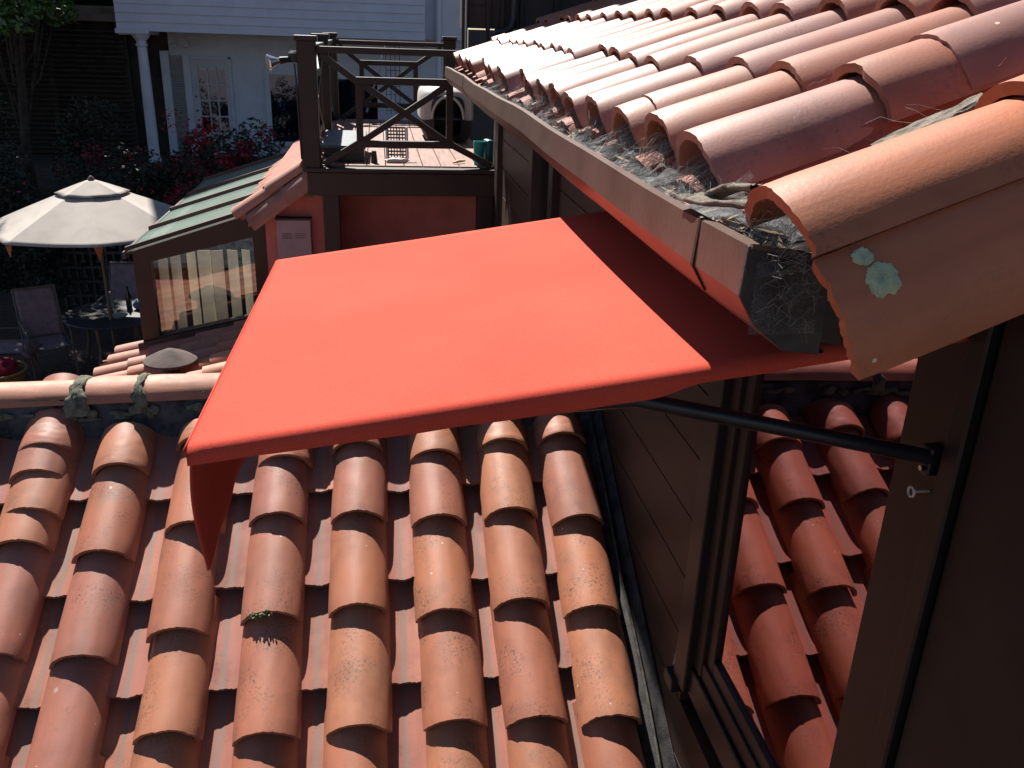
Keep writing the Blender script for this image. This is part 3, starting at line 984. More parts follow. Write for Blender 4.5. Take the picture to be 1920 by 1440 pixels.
# little tile roof over the stucco
P3 = R(36)
ax3 = Vector((math.cos(P3), 0, math.sin(P3)))
nz3 = Vector((-math.sin(P3), 0, math.cos(P3)))
r3 = MB()
b0 = Vector((-1.0, 0, 3.20))
r3.prism([(b0.x, b0.z), (b0.x + .62 * ax3.x, b0.z + .62 * ax3.z), (b0.x + .62 * ax3.x, b0.z + .62 * ax3.z - .05), (b0.x, b0.z - .05)], 6.92, 9.8, lambda u, v, t: (u, t, v))
shed = r3.build('upper_roof', M['far'], gw, fix=True)
cap_f = [barrel_mesh('cap_tile', M['far'], .44, .098, .084, 1.38, .014, 160 + i, nseg=16, nl=6) for i in range(4)]
pan_f = barrel_mesh('pan_tile', M['far'], .44, .09, .10, 1.2, .013, 170, pan=True, nseg=12, nl=4)
side_f = barrel_mesh('rake_tile', M['far'], .40, .13, .12, 1.45, .015, 171, nseg=18, nl=6)
RF = random.Random(8)
for y in (6.92, 7.20, 7.48, 7.76, 8.04, 8.32, 8.6, 8.88, 9.16, 9.44):
    for s in (-.04, .26):
        put_tile('cap_tile', cap_f[RF.randrange(4)], shed, b0 + ax3 * (s + RF.uniform(-.02, .02)) + Y * y + nz3 * (.0 if y > 7 else .045), ax3 - nz3 * .03, -Y, RF.uniform(-.04, .04))
    if y > 7:
        for s in (-.05, .25):
            put_tile('pan_tile', pan_f, shed, b0 + ax3 * s + Y * (y - .14) + nz3 * .08, ax3, -Y)
for s in (.03, .36):
    put_tile('rake_tile', side_f, shed, b0 + ax3 * s + Y * 6.86 - nz3 * .075, ax3, -Y, .12)
put_tile('ridge_tile', barrel_mesh('ridge_tile', M['far'], .6, .115, .108, 1.4, .015, 175), shed, (-.475, 6.80, 3.60), Y, X)
put_tile('ridge_tile', barrel_mesh('ridge_tile', M['far'], .6, .115, .108, 1.4, .015, 176), shed, (-.475, 7.36, 3.605), Y, X)
mg = MB()
lump((-.475, 6.84, 3.60), .085, .05, .075, 3, mg)
mg.build('ridge_mortar', M['mortar'], gw, smooth=60)
mg = MB()
mg.box(-.565, -.385, 6.82, 6.88, 3.40, 3.60)
mg.build('mortar', M['mortar'], gw, smooth=60)
# electric box
eb = MB().box(-.782, -.527, 6.83, 6.897, 2.60, 3.222).build('meter_box', M['panel'], gw, bevel=.006)
lou = MB()
for zc in (3.12, 2.85):
    for x0 in (-.745, -.645):
        for k in range(3):
            lou.box(x0, x0 + .075, 6.826, 6.832, zc - .017 * k - .003, zc - .017 * k)
lou.build('louver', M['black'], eb)
MB().box(-.79, -.52, 6.82, 6.90, 3.225, 3.237).build('box_top_strip', M['black_frame'], gw, bevel=.002)  # thin dark strip along the top of the box
# sunroom
sr = MB()
sl = (3.314 - 2.98) / (-.874 + 1.906)
SX0, SX1 = -1.895, -.874
def ztop(x): return 2.945 + (x + 1.895) * sl
yF = 7.0
def fpan(poly, y0=yF, y1=yF + .10):
    sr.prism(poly, y0, y1, lambda u, v, t: (u, t, v))
fpan([(SX0, .0), (-1.765, .0), (-1.765, ztop(-1.765) - .004), (SX0, ztop(SX0) - .004)])
fpan([(-.985, .0), (SX1, .0), (SX1, ztop(SX1) - .004), (-.985, ztop(-.985) - .004)])
fpan([(-1.765, 2.860), (-.985, 3.055), (-.985, ztop(-.985) - .004), (-1.765, ztop(-1.765) - .004)])
fpan([(-1.765, 0), (-.985, 0), (-.985, 2.42), (-1.765, 2.25)])
sr.prism([(-1.895, 0), (-1.83, 0), (-1.83, 2.90), (-1.895, 2.90)], yF + .10, 10.4, lambda u, v, t: (u, t, v))
sr.box(SX0, SX1, 10.3, 10.4, 0, 2.95)
sframe = sr.build('sunroom_frame', M['brown_trim'], gw, fix=True)
MB().prism([(-1.77, 2.245), (-.98, 2.415), (-.98, 3.06), (-1.77, 2.865)], yF + .035, yF + .041, lambda u, v, t: (u, t, v)).build('pane', M['pane_clear'], sframe)
fl2 = MB()
fl2.prism([(-1.93, 2.13), (-.874, 2.36), (-.874, 2.43), (-1.93, 2.20)], yF - .03, yF - .003, lambda u, v, t: (u, t, v))
fl2.build('base_flashing', M['vent'], gw, fix=True)
gl = MB()
gl.prism([(-1.925, ztop(-1.925) + .008), (-.80, ztop(-.80) + .008), (-.80, ztop(-.80) + .020), (-1.925, ztop(-1.925) + .020)], yF - .06, 10.45, lambda u, v, t: (u, t, v))
groof = gl.build('glass_roof', M['roofglass'], gw, fix=True)
gb = [-.05, .72, 1.55, 2.35, 3.30]
for k, d in enumerate(gb):
    bb_ = MB()
    bb_.prism([(-1.93, ztop(-1.93) + .020), (-.80, ztop(-.80) + .020), (-.80, ztop(-.80) + .052), (-1.93, ztop(-1.93) + .052)], yF - .01 + d, yF + .035 + d, lambda u, v, t: (u, t, v))
    bb_.build('glazing_bar', M['gutter'] if k else M['brown_trim'], groof, fix=True)
eg = MB()
eg.prism([(-1.95, ztop(-1.95) - .03), (-1.925, ztop(-1.95) - .03), (-1.925, ztop(-1.93) + .024), (-1.95, ztop(-1.95) + .022)], yF - .07, 10.45, lambda u, v, t: (u, t, v))
eg.build('eave_edge', M['flash'], groof, fix=True)
# vertical blinds inside the sunroom window
bl = MB()
RB = random.Random(3)
x = -1.76
while x < -1.05:
    wdt = RB.uniform(.06, .11)
    ang = RB.uniform(-.5, .5)
    bl.obox(Vector((x + wdt / 2, yF + .20 + RB.uniform(-.02, .03), 2.5)), Vector((math.cos(ang), math.sin(ang), 0)), Vector((-math.sin(ang), math.cos(ang), 0)), Z, wdt / 2, .003, .40)
    x += wdt + RB.uniform(.0, .035)
tag(bl.build('window_blind', M['curtain']), 'cream vertical blind slats behind the sunroom window', 'blind')
# lower tile roof in front of the sunroom
SLG = .2715
P4 = math.atan(SLG)
ax4 = Vector((math.cos(P4), 0, math.sin(P4)))
nz4 = Vector((-math.sin(P4), 0, math.cos(P4)))
g0 = Vector((-2.22, 0, 2.085))
gr = MB()
gr.prism([(g0.x, g0.z - .10), (.8, g0.z - .10 + 3.02 * SLG), (.8, g0.z - .15 + 3.02 * SLG), (g0.x, g0.z - .15)], 4.6, 7.35, lambda u, v, t: (u, t, v))
groof2 = gr.build('lower_roof', M['far'], gw, fix=True)
MB().box(-2.05, .8, 4.7, 6.98, 0, 1.98).build('wall', M['stucco'], gw)
GY = [7.22, 6.98, 6.74, 6.50, 6.26, 6.02, 5.78, 5.54, 5.30, 5.06]
for k, y in enumerate(GY):
    n_t = 1 if k == 0 else 5
    s = -.0 if k > 1 else .06
    for q in range(n_t):
        put_tile('cap_tile', cap_f[RF.randrange(4)], groof2, g0 + ax4 * (s + RF.uniform(-.05, .05)) + Y * (y + RF.uniform(-.012, .012)) - nz4 * .098, ax4 - nz4 * .028, -Y, RF.uniform(-.05, .05))
        s += .335 + RF.uniform(-.02, .03)
    for q in range(1 if k == 0 else 4):
        put_tile('pan_tile', pan_f, groof2, g0 + ax4 * (.37 * q - .02) + Y * (y - .12) - nz4 * .01, ax4, -Y)
# mushroom vent
vt = thing('roof_vent', (-1.52, 6.2, 2.2), 'round brown mushroom vent cap standing on the lower tile roof', 'vent')
MB().lathe([(.062, -.06), (.062, .145)], (-1.51, 6.2, 2.195), 24).build('pipe', M['vent'], vt, smooth=40)
MB().lathe([(.18, .135), (.186, .142), (.182, .152), (.10, .195), (.03, .226), (.006, .232)], (-1.51, 6.2, 2.195), 40).build('cap', M['vent'], vt, smooth=30)

# ------------------------------------------------------------------ wooden deck with railing
deck = thing('deck', (.15, 8.4, 3.0), 'small dark brown raised timber deck with crossed railings', 'deck')
ZD = 3.65
db = MB()
x = -.50
while x < .84:
    db.box(x, min(x + .132, .86), 6.74, 10.3, ZD - .03, ZD)
    x += .138
db.build('floor', M['deckwood'], deck, bevel=.003)
bm_ = MB()
bm_.box(-.52, .86, 6.66, 6.72, 3.44, 3.605)
bm_.box(-.52, -.46, 6.72, 10.3, 3.44, 3.61)
bm_.box(-.46, .86, 10.24, 10.3, 3.44, 3.61)
bm_.box(-.53, .87, 6.64, 6.74, 3.609, 3.640)
bm_.build('beam', M['brown_trim'], deck, bevel=.004)
dent = MB()
for k in range(10):
    dent.box(-.44 + .138 * k, -.425 + .138 * k, 6.636, 6.642, 3.585, 3.607)
dent.build('board_end', M['black_frame'], deck)
for x0, y0 in ((-.55, 6.66), (-.55, 8.42), (-.55, 10.17), (.72, 10.17)):
    pm = MB().box(x0, x0 + .13, y0, y0 + .13, ZD - .04, 4.50).build('post', M['brown_trim'], deck, bevel=.005)
    MB().box(x0 - .012, x0 + .142, y0 - .012, y0 + .142, 4.50, 4.535).build('post_cap', M['brown_trim'], pm, bevel=.004)
MB().box(-.42, -.30, 6.72, 6.85, 0, 3.44).build('post', M['brown_trim'], deck, bevel=.005)
MB().box(.74, .86, 6.72, 6.85, 0, 3.44).build('post', M['brown_trim'], deck, bevel=.005)
def rail_panel(pa, pb, name='railing', kink=True):
    """Top rail, inner frame and diagonals of one railing bay."""
    pa, pb = Vector(pa), Vector(pb)
    d = pb - pa
    g = MB()
    W_ = .05
    P = lambda u, z: Vector((pa.x + d.x * u, pa.y + d.y * u, z))
    z0, z1, zt = 3.807, 4.245, 4.445
    zl = 3.66
    g.bar(P(0, zt), P(1, zt), .07, .045)
    for z in (z0, z1):
        g.bar(P(.20, z), P(.76, z), .045, .05)
    for u in (.225, .735):
        g.bar(P(u, z0 + .025), P(u, z1 - .025), .04, .05, upv=d)
    for (u0, za), (u1, zb_) in (((.02, zt - .03), (.21, z1)), ((.98, zt - .03), (.75, z1)), ((.02, zl), (.21, z0)), ((.98, zl), (.75, z0))):
        g.bar(P(u0, za), P(u1, zb_), .044, .045)
    g.bar(P(.24, z0 + .02), P(.72, z1 - .02), .036, .045)
    g.bar(P(.24, z1 - .02), P(.72, z0 + .02), .0355, .045)
    return g.build(name, M['brown_trim'], deck, bevel=.003)
rail_panel((-.42, 6.725, 0), (.86, 6.725, 0))
rail_panel((-.42, 10.235, 0), (.72, 10.235, 0))
rail_panel((-.485, 6.79, 0), (-.485, 8.42, 0))
rail_panel((-.485, 8.55, 0), (-.485, 10.17, 0))

fld = thing('floodlight', (-.56, 6.70, 4.38), 'floodlight with bare reflector bulb on the front deck post', 'lamp')
MB().lathe([(.045, -.03), (.045, .03), (.03, .045)], (-.566, 6.70, 4.385), 16).build('junction_box', M['black_frame'], fld, smooth=40)
s_ = MB()
s_.path([(-.57, 6.69, 4.38), (-.60, 6.685, 4.372), (-.615, 6.68, 4.375)], .011, 10)
s_.path([(-.61, 6.68, 4.374), (-.665, 6.66, 4.365)], [.020, .026], 12)
s_.build('socket', M['black_frame'], fld, smooth=40)
bu = MB()
pa, pb = Vector((-.66, 6.662, 4.366)), Vector((-.745, 6.63, 4.352))
bu.path([pa, pa.lerp(pb, .25), pa.lerp(pb, .6), pa.lerp(pb, .9), pb], [.018, .022, .040, .055, .050], 18)
bu.build('bulb', M['steel'], fld, smooth=50)
cd = MB()
cd.path([(-.566, 6.655, 4.35), (-.56, 6.652, 4.2), (-.556, 6.652, 3.95), (-.552, 6.652, 3.7)], .006, 6)
cd.build('cable', M['black'], fld, smooth=50)

# things on the deck
car = thing('pet_carrier', (.62, 8.5, ZD), 'pet carrier with off white hood and black base on the deck', 'pet carrier')
def ring(w_, h0, h1, rad, y, n=40, cx=.62):
    """rounded rectangle outline in the XZ plane"""
    pts = []
    for k in range(n):
        q = 2 * math.pi * k / n
        c, s = math.cos(q), math.sin(q)
        e = .45
        pts.append(Vector((cx + w_ * math.copysign(abs(c) ** e, c), y, (h0 + h1) / 2 + (h1 - h0) / 2 * math.copysign(abs(s) ** e, s))))
    return pts
def loft(rings, cap0=False, cap1=True):
    g = MB()
    n = len(rings[0])
    for r_ in rings: g.v += r_
    for k in range(len(rings) - 1):
        for j in range(n):
            g.f.append((k * n + j, (k + 1) * n + j, (k + 1) * n + (j + 1) % n, k * n + (j + 1) % n))
    if cap1: g.f.append(tuple((len(rings) - 1) * n + j for j in reversed(range(n))))
    if cap0: g.f.append(tuple(range(n)))
    return g
hood = loft([ring(.125, 3.70, 4.03, .05, 8.235), ring(.125, 3.70, 4.03, .05, 8.225), ring(.215, 3.69, 4.09, .05, 8.225), ring(.235, 3.68, 4.12, .05, 8.26), ring(.245, 3.68, 4.15, .05, 8.45), ring(.245, 3.68, 4.14, .05, 8.85), ring(.21, 3.70, 4.08, .05, 8.93)])
hood.v = [Vector((v.x, v.y, max(v.z, ZD + .20))) for v in hood.v]
hood.build('hood', M['shell'], car, smooth=40)
base = loft([ring(.12, 3.68, 4.0, .05, 8.26), ring(.12, 3.68, 4.0, .05, 8.215), ring(.20, 3.655, 4.06, .05, 8.222), ring(.225, 3.655, 4.05, .05, 8.26), ring(.23, 3.655, 4.05, .05, 8.88), ring(.2, 3.66, 4.05, .05, 8.92)])
base.v = [Vector((v.x, v.y, min(v.z, ZD + .195))) for v in base.v]
base.build('base', M['black'], car, smooth=40)
arch = loft([ring(.150, 3.68, 4.055, .05, 8.20), ring(.128, 3.70, 4.03, .05, 8.195), ring(.122, 3.71, 4.02, .05, 8.235), ring(.122, 3.71, 4.02, .05, 8.86)])
arch.build('doorway', M['black'], car, smooth=40)
arc2 = MB()
arc2.path([(.62 + .142 * math.cos(q), 8.20, 3.86 + .19 * math.sin(q)) for q in [math.pi * k / 20 for k in range(21)]], .013, 8)
arc2.build('door_rim', M['shell'], car, smooth=60)

rk_ = thing('crate_panel', (.14, 7.0, ZD), 'black plastic grid panel with white edges leaning on the deck floor', 'crate')
cr = MB()
q0, q1 = Vector((.14, 6.93, ZD + .03)), Vector((.14, 7.12, ZD + .235))
dv = (q1 - q0)
for k in range(10):
    c = q0 + dv * (k / 9)
    cr.bar(c - X * .066, c + X * .066, .010, .008, upv=(0, -1, 1))
for k in range(7):
    xx = -.066 + .022 * k
    cr.bar(q0 + X * xx, q1 + X * xx, .008, .008, upv=(0, -1, 1))
cr.build('grid', M['black'], rk_)
for sx in (-.078, .078):
    ce = MB()
    ce.bar(q0 + X * sx, q1 + X * sx, .018, .03, upv=(0, -1, 1))
    ce.build('edge', M['shell'], rk_, bevel=.004)
cf = MB()
lump((.135, 6.90, ZD + .015), .085, .03, .022, 4, cf)
cf.build('foot', M['shell'], rk_, smooth=60)
pt = MB().lathe([(.026, 0), (.018, .085), (.020, .09)], (-.035, 6.87, ZD), 18)
tag(pt.build('pot', M['black'], smooth=40), 'small dark tapered pot beside the black grid panel', 'pot')
bx = thing('storage_box', (-.26, 7.25, ZD), 'low dark box with slate blue lid in the deck corner', 'box')
MB().box(-.41, -.11, 6.92, 7.60, ZD + .002, ZD + .10).build('body', M['black'], bx, bevel=.006)
lid = MB()
lid.obox(Vector((-.26, 7.26, ZD + .128)), X, Vector((0, math.cos(.05), math.sin(.05))), Vector((0, -math.sin(.05), math.cos(.05))), .165, .36, .012)
lid.build('lid', M['slate'], bx, bevel=.005)
tb = MB()
tb.lathe([(.036, 0), (.044, .175), (.040, .175), (.034, .012)], (.755, 6.85, ZD), 20)
tag(tb.build('bin', M['teal'], smooth=40), 'tall bright teal plastic bin at the deck edge', 'bin')
tb = MB()
tb.obox(Vector((.826, 6.87, ZD + .095)), Vector((.97, .24, 0)), Vector((-.24, .97, 0)), Z, .030, .05, .094)
tag(tb.build('tub', M['teal_dark'], bevel=.02), 'dark teal tub against the house wall beside the bright bin', 'tub')
sk = MB()
sk.path([(.56, 6.85, ZD + .012), (.60, 6.88, ZD + .02), (.655, 6.93, ZD + .018)], [.006, .011, .008], 8)
tag(sk.build('wood_stick', M['stick'], smooth=50), 'short tan wooden stick on the sunlit deck boards', 'stick')
tr_ = MB()
for k in range(4):
    tr_.path([(.10 + .05 * k, 10.42, 3.70), (.10 + .05 * k, 10.42, 4.42)], .004, 5)
for k in range(9):
    tr_.path([(.10, 10.42, 3.74 + .085 * k), (.25, 10.42, 3.74 + .085 * k)], .0035, 5)
tag(tr_.build('trellis', M['green_metal'], smooth=50), 'narrow dark green wire trellis standing behind the deck', 'trellis')
pl = MB().path([(-.12, 10.36, 3.72), (.10, 10.40, 4.42)], .012, 8)
tag(pl.build('pole', M['blue_metal'], smooth=50), 'pale blue pole leaning on the back deck railing', 'pole')

# ------------------------------------------------------------------ dark house block behind the upper roof
dk = thing('dark_building', (3, 8.4, 0), 'grey brown shingled building behind the far end of the tile roof', 'building')
dm = MB()
dm.box(.635, 6.0, 6.96, 7.25, 4.62, 8.4)
dm.box(1.35, 6.0, 7.252, 10.2, 4.62, 8.4)
dm.box(1.35, 6.0, 6.96, 14.0, 0, 4.618)
dm.build('wall', M['darkside'], dk)
for xa, xb in ((.622, .665), (.80, .83), (.905, .93), (1.05, 1.075), (1.30, 1.34), (1.60, 1.63)):
    MB().box(xa, xb, 6.925, 6.957, 4.45, 8.3).build('batten', M['brown_trim'], dk)
bd = MB()
for k in range(20):
    bd.box(.665, .80, 6.950, 6.958, 4.62 + .16 * k, 4.615 + .16 * k + .15)
bd.build('shingle', M['darkside'], dk)
pp = MB()
pp.path([(.648, 6.90, 4.30), (.648, 6.90, 4.9)], .007, 8)
pp.build('conduit', M['shell'], dk, smooth=50)
pp = MB()
pp.path([(1.0, 6.88, 5.1), (1.0, 6.88, 4.72), (.985, 6.88, 4.64), (.93, 6.88, 4.60), (.86, 6.88, 4.60)], .03, 12)
pp.build('drain_pipe', M['black'], dk, smooth=50)

# ------------------------------------------------------------------ white porch house
wh = thing('white_house', (-1.6, 24, 1.78), 'tall white house with a porch column behind the garden', 'house')
wb = MB()
wb.box(-4.44, 1.96, 21.2, 30, 1.78, 4.40)
wb.box(-5.15, 1.02, 20.0, 30, 4.398, 15.0)
wb.box(1.02, 1.96, 20.6, 30, 4.398, 15.0)
wb.build('wall', M['white'], wh)
sd = MB()
for k in range(7):
    z0 = 4.38 + .17 * k
    sd.prism([(0, z0), (.025, z0), (.005, z0 + .165), (0, z0 + .165)], -5.15, 1.02, lambda u, v, t: (t, 19.998 - u, v))
sd.build('siding', M['white'], wh, fix=True)
be = MB()
be.box(-5.17, -4.53, 19.90, 20.02, 4.325, 4.42)
be.box(-5.15, -4.60, 20.02, 21.2, 4.30, 4.395)
be.build('porch_beam', M['white'], wh, bevel=.01)
col = MB()
col.lathe([(.13, 0), (.13, .1), (.112, .14), (.108, 1.2), (.094, 2.28), (.090, 2.30), (.118, 2.32), (.118, 2.345), (.098, 2.36), (.10, 2.42), (.165, 2.49), (.175, 2.54)], (-4.735, 20.12, 1.78), 28)
col.build('column', M['white'], wh, smooth=35)
sb = MB()
sb.box(-4.61, -4.44, 21.05, 21.198, 1.78, 3.99)
sb.box(-4.17, -4.02, 21.12, 21.198, 1.78, 3.92)
sb.box(-3.22, -3.16, 21.15, 21.198, 1.78, 3.90)
sb.box(-4.02, -3.16, 21.15, 21.198, 3.845, 3.90)
sb.build('door_surround', M['white'], wh, bevel=.008)
sh = MB()
sh.box(-4.43, -4.18, 21.17, 21.198, 1.78, 3.90)
for k in range(40):
    sh.prism([(0, 0), (.03, .02), (.03, .03), (0, .012)], -4.41, -4.20, lambda u, v, t, k=k: (t, 21.172 - u, 1.85 + .05 * k + v))
sh.build('shutter', M['shutter'], wh)
do = MB()
do.box(-4.02, -3.87, 21.155, 21.198, 1.78, 3.845)
do.box(-3.30, -3.22, 21.155, 21.198, 1.78, 3.845)
do.box(-3.87, -3.30, 21.155, 21.198, 3.66, 3.845)
do.box(-3.87, -3.30, 21.155, 21.198, 1.78, 2.30)
for xm in (-3.68, -3.49):
    do.box(xm - .014, xm + .014, 21.158, 21.19, 2.30, 3.66)
for zm in (2.64, 2.98, 3.32):
    do.box(-3.87, -3.30, 21.160, 21.188, zm - .014, zm + .014)
door = do.build('door', M['cream'], wh, bevel=.004)
MB().box(-3.88, -3.29, 21.186, 21.192, 2.28, 3.68).build('pane', M['pane_house'], door)
kn = MB()
for zk, rr_ in ((2.42, .035), (2.76, .022), (3.06, .02)):
    lump((-3.95, 21.13, zk), rr_, rr_, rr_, 1, kn)
kn.build('handle', M['black_frame'], door, smooth=60)
wi = MB()
wi.box(-2.46, -2.36, 21.15, 21.198, 2.05, 3.66)
wi.box(-1.46, -1.36, 21.15, 21.198, 2.05, 3.66)
wi.box(-2.36, -1.46, 21.15, 21.198, 3.56, 3.66)
wi.box(-2.48, -1.34, 21.12, 21.198, 2.02, 2.12)
wdw = wi.build('window', M['white'], wh, bevel=.006)
MB().box(-2.37, -1.45, 21.18, 21.188, 2.1, 3.57).build('pane', M['pane_house'], wdw)
wi = MB()
for xa in (-.95, .0):
    wi.box(xa, xa + .06, 21.15, 21.198, 2.0, 3.60)
wi.box(-.89, .0, 21.15, 21.198, 3.52, 3.60)
wd2 = wi.build('window', M['white'], wh, bevel=.006)
MB().box(-.90, .01, 21.18, 21.188, 2.0, 3.53).build('pane', M['pane_house'], wd2)
lp_ = MB()
for xl in (-4.25, -4.0):
    lp_.lathe([(.02, .10), (.03, .06), (.07, .0), (.065, -.04), (.02, -.055)][::-1], (xl, 20.8, 4.12), 14)
    lp_.path([(xl, 20.8, 4.2), (xl - .05, 20.8, 4.39)], .012, 6)
lp_.build('porch_lamp', M['shell'], wh, smooth=50)
ds = MB().path([(1.33, 20.52, 1.9), (1.33, 20.52, 7)], .055, 12)
ds.build('downspout', M['white'], wh, smooth=50)

# ------------------------------------------------------------------ patio: umbrella, table, chairs
um = thing('patio_umbrella', (-3.72, 12.3, 0), 'beige octagonal patio umbrella beside the sunroom', 'umbrella')
UC = Vector((-3.72, 12.3, 0))
cn = MB()
NSEG = 8
RU = 1.42
def um_pt(a, t, zt=2.60, zb=2.06, ro=RU):
    k = a * NSEG
    i0 = math.floor(k)
    f_ = k - i0
    q0 = 2 * math.pi * (i0 + .35) / NSEG
    q1 = 2 * math.pi * (i0 + 1.35) / NSEG
    p = Vector((math.cos(q0), math.sin(q0), 0)).lerp(Vector((math.cos(q1), math.sin(q1), 0)), f_)
    sagv = .05 * math.sin(math.pi * f_) * t
    r_ = ro * t
    return UC + p * r_ * (1 - .03 * math.sin(math.pi * f_) * t) + Z * (zt - (zt - zb) * (t ** 1.12) - sagv * .5)
cn.grid(64, 16, lambda a, t: um_pt(a, .16 + .84 * t), closed_u=True)
can = cn.build('canopy', M['umbrella'], um, smooth=14, solid=.004)
vt_ = MB()
vt_.grid(64, 8, lambda a, t: um_pt(a, .02 + .30 * t, 2.625, 2.09) + Z * (.02 - .012 * t + .005 * math.sin(a * 2 * math.pi * 8) * t * t), closed_u=True)
vt_.build('vent_cap', M['umbrella'], um, smooth=14, solid=.003)
MB().lathe([(.05, 0), (.04, .03), (.012, .06)], (-3.72, 12.3, 2.625), 14).build('finial', M['tan'], um, smooth=40)
MB().path([(-3.72, 12.3, 0), (-3.72, 12.3, 2.6)], .024, 12).build('pole', M['tan'], um, smooth=50)
for k in range(NSEG):
    rb = MB()
    a = (k + .0001) / NSEG
    rb.path([um_pt(a, .12) - Z * .03, um_pt(a, .99) - Z * .02], .009, 6)
    rb.build('rib', M['tan'], um, smooth=50)
    if k in (4, 5, 6, 7, 3):
        e = um_pt(a, .985)
        u_ = (UC - e)
        u_.z = 0
        u_.normalize()
        sdv = u_.cross(Z)
        g = MB()
        c = e + u_ * .015 - Z * .01
        g.prism([(-.055, 0), (.055, 0), (.008, -.16), (-.008, -.16)], 0, .006, lambda u, v, t, c=c, sdv=sdv, u_=u_: c + sdv * u + Z * v + u_ * t)
        g.build('strap', M['umbrella_strap'], um)
MB().lathe([(.26, 0), (.26, .05), (.05, .09), (.04, .3)], (-3.72, 12.3, 0), 24).build('base', M['black_frame'], um, smooth=40)

tb_ = thing('patio_table', (-3.74, 12.62, 0), 'round dark patio table in the umbrella shade', 'table')
MB().lathe([(.66, .695), (.69, .70), (.70, .712), (.69, .724), (.3, .725), (.028, .725)], (-3.74, 12.62, 0), 48).build('tabletop', M['table'], tb_, smooth=40)
for k in range(4):
    q = math.pi / 4 + k * math.pi / 2 + .5
    d = Vector((math.cos(q), math.sin(q), 0))
    MB().path([Vector((-3.74, 12.62, .695)) + d * .50, Vector((-3.74, 12.62, .35)) + d * .46, Vector((-3.74, 12.62, .0)) + d * .54], [.032, .026, .03], 10).build('leg', M['tan'], tb_, smooth=50)


def sling_chair(loc, rz_, label, group):
    """Reclining metal patio chair with a fabric sling, two armrests and four legs."""
    t = bpy.data.objects.new('patio_chair', None)
    t.location = loc
    t.rotation_euler = (0, 0, rz_)
    COL.objects.link(t)
    tag(t, label, 'chair', group)
    WL[t] = Vector((0, 0, 0))
    s1 = MB()
    s1.grid(10, 14, lambda a, b: (-.25 + .5 * a, .26 - .52 * b, .42 + .02 * b * b - .02 * math.sin(math.pi * a) - .015 * math.sin(math.pi * b)))
    s1.build('seat', M['sling'], t, smooth=60, solid=.006)
    s2 = MB()
    s2.grid(10, 14, lambda a, b: (-.25 + .5 * a, -.25 - .26 * b - .02 * math.sin(math.pi * a), .44 + .62 * b))
    s2.build('backrest', M['sling'], t, smooth=60, solid=.006)
    f = MB()
    for sx in (-.265, .265):
        f.path([(sx, .27, .42), (sx, -.26, .44), (sx, -.52, 1.07)], .013, 8)
        f.path([(sx, .27, .42), (sx, .29, .60), (sx, .22, .64), (sx, -.34, .66)], .013, 8)
    f.path([(-.265, -.52, 1.07), (.265, -.52, 1.07)], .013, 8)
    f.build('frame', M['tan'], t, smooth=50)
    for sx in (-.265, .265):
        MB().path([(sx, .26, .42), (sx, .34, .0)], .013, 8).build('leg', M['tan'], t, smooth=50)
        MB().path([(sx, -.24, .44), (sx, -.42, .0)], .013, 8).build('leg', M['tan'], t, smooth=50)
    return t


CG = 'patio chairs around the round table'
sling_chair((-4.58, 12.28, 0), R(-152), 'patio chair leaning back to the left of the round table', CG)
sling_chair((-3.95, 13.62, 0), R(176), 'patio chair behind the table by the breeze block wall', CG)
sling_chair((-5.02, 11.95, 0), R(-80), 'patio chair with a grey pad at the left edge near the crimson cushion', CG)
pd = MB()
pd.grid(14, 14, lambda a, b: (-5.25 + .62 * a, 11.72 + .48 * b, .465 + .035 * math.sin(math.pi * a) * math.sin(math.pi * b) - .10 * max(0, a - .85) / .15))
tag(pd.build('seat_pad', M['sling'], smooth=60, solid=.05), 'grey seat pad drooping over the leftmost patio chair', 'cushion')
b1 = thing('bottle', (-3.83, 12.75, .725), 'clear glass bottle standing on the patio table', 'bottle')
MB().lathe([(.036, 0), (.038, .02), (.038, .13), (.014, .19), (.013, .24)], (-3.83, 12.75, .726), 18).build('body', M['bottle'], b1, smooth=50)
MB().lathe([(.022, 0), (.024, .012), (.02, .03)], (-3.83, 12.75, .966), 14).build('stopper', M['shell'], b1, smooth=50)
b2 = MB().lathe([(.038, 0), (.04, .02), (.04, .18), (.015, .26), (.014, .34)], (-3.60, 12.82, .726), 18)
tag(b2.build('bottle', M['bottle_dark'], smooth=50), 'dark wine bottle standing on the patio table', 'bottle')
bo = MB().lathe([(.05, 0), (.10, .035), (.115, .05), (.105, .05), (.05, .015)], (-3.62, 12.36, .726), 24)
tag(bo.build('bowl', M['ceramic'], smooth=50), 'shallow pale green bowl on the patio table', 'bowl')
cb_ = MB()
lump((-3.46, 12.78, .80), .07, .06, .075, 6, cb_)
tag(cb_.build('blue_cloth', M['bluecloth'], smooth=60), 'crumpled blue cloth on the patio table behind the bowl', 'cloth')
bs_ = thing('wicker_basket', (-4.78, 11.1, 0), 'golden wicker basket seat holding the crimson cushion', 'basket')
g = MB()
g.path([(-4.82 + .34 * math.cos(q), 11.14 + .34 * math.sin(q), .44) for q in [k * 2 * math.pi / 28 for k in range(28)]], .022, 8, closed=True)
g.build('rim', M['wicker'], bs_, smooth=60)
g = MB()
g.grid(36, 8, lambda a, t: (-4.82 + (.33 - .08 * t) * math.cos(a * 2 * math.pi), 11.14 + (.33 - .08 * t) * math.sin(a * 2 * math.pi), .43 - .40 * t), closed_u=True)
g.build('bowl', M['wicker'], bs_, smooth=60, solid=.012)
for k in range(4):
    q = k * math.pi / 2 + .4
    MB().path([(-4.82 + .34 * math.cos(q), 11.14 + .34 * math.sin(q), .44), (-4.82 + .24 * math.cos(q + .5), 11.14 + .24 * math.sin(q + .5), .0)], .014, 8).build('leg', M['wicker'], bs_, smooth=50)
g = MB()
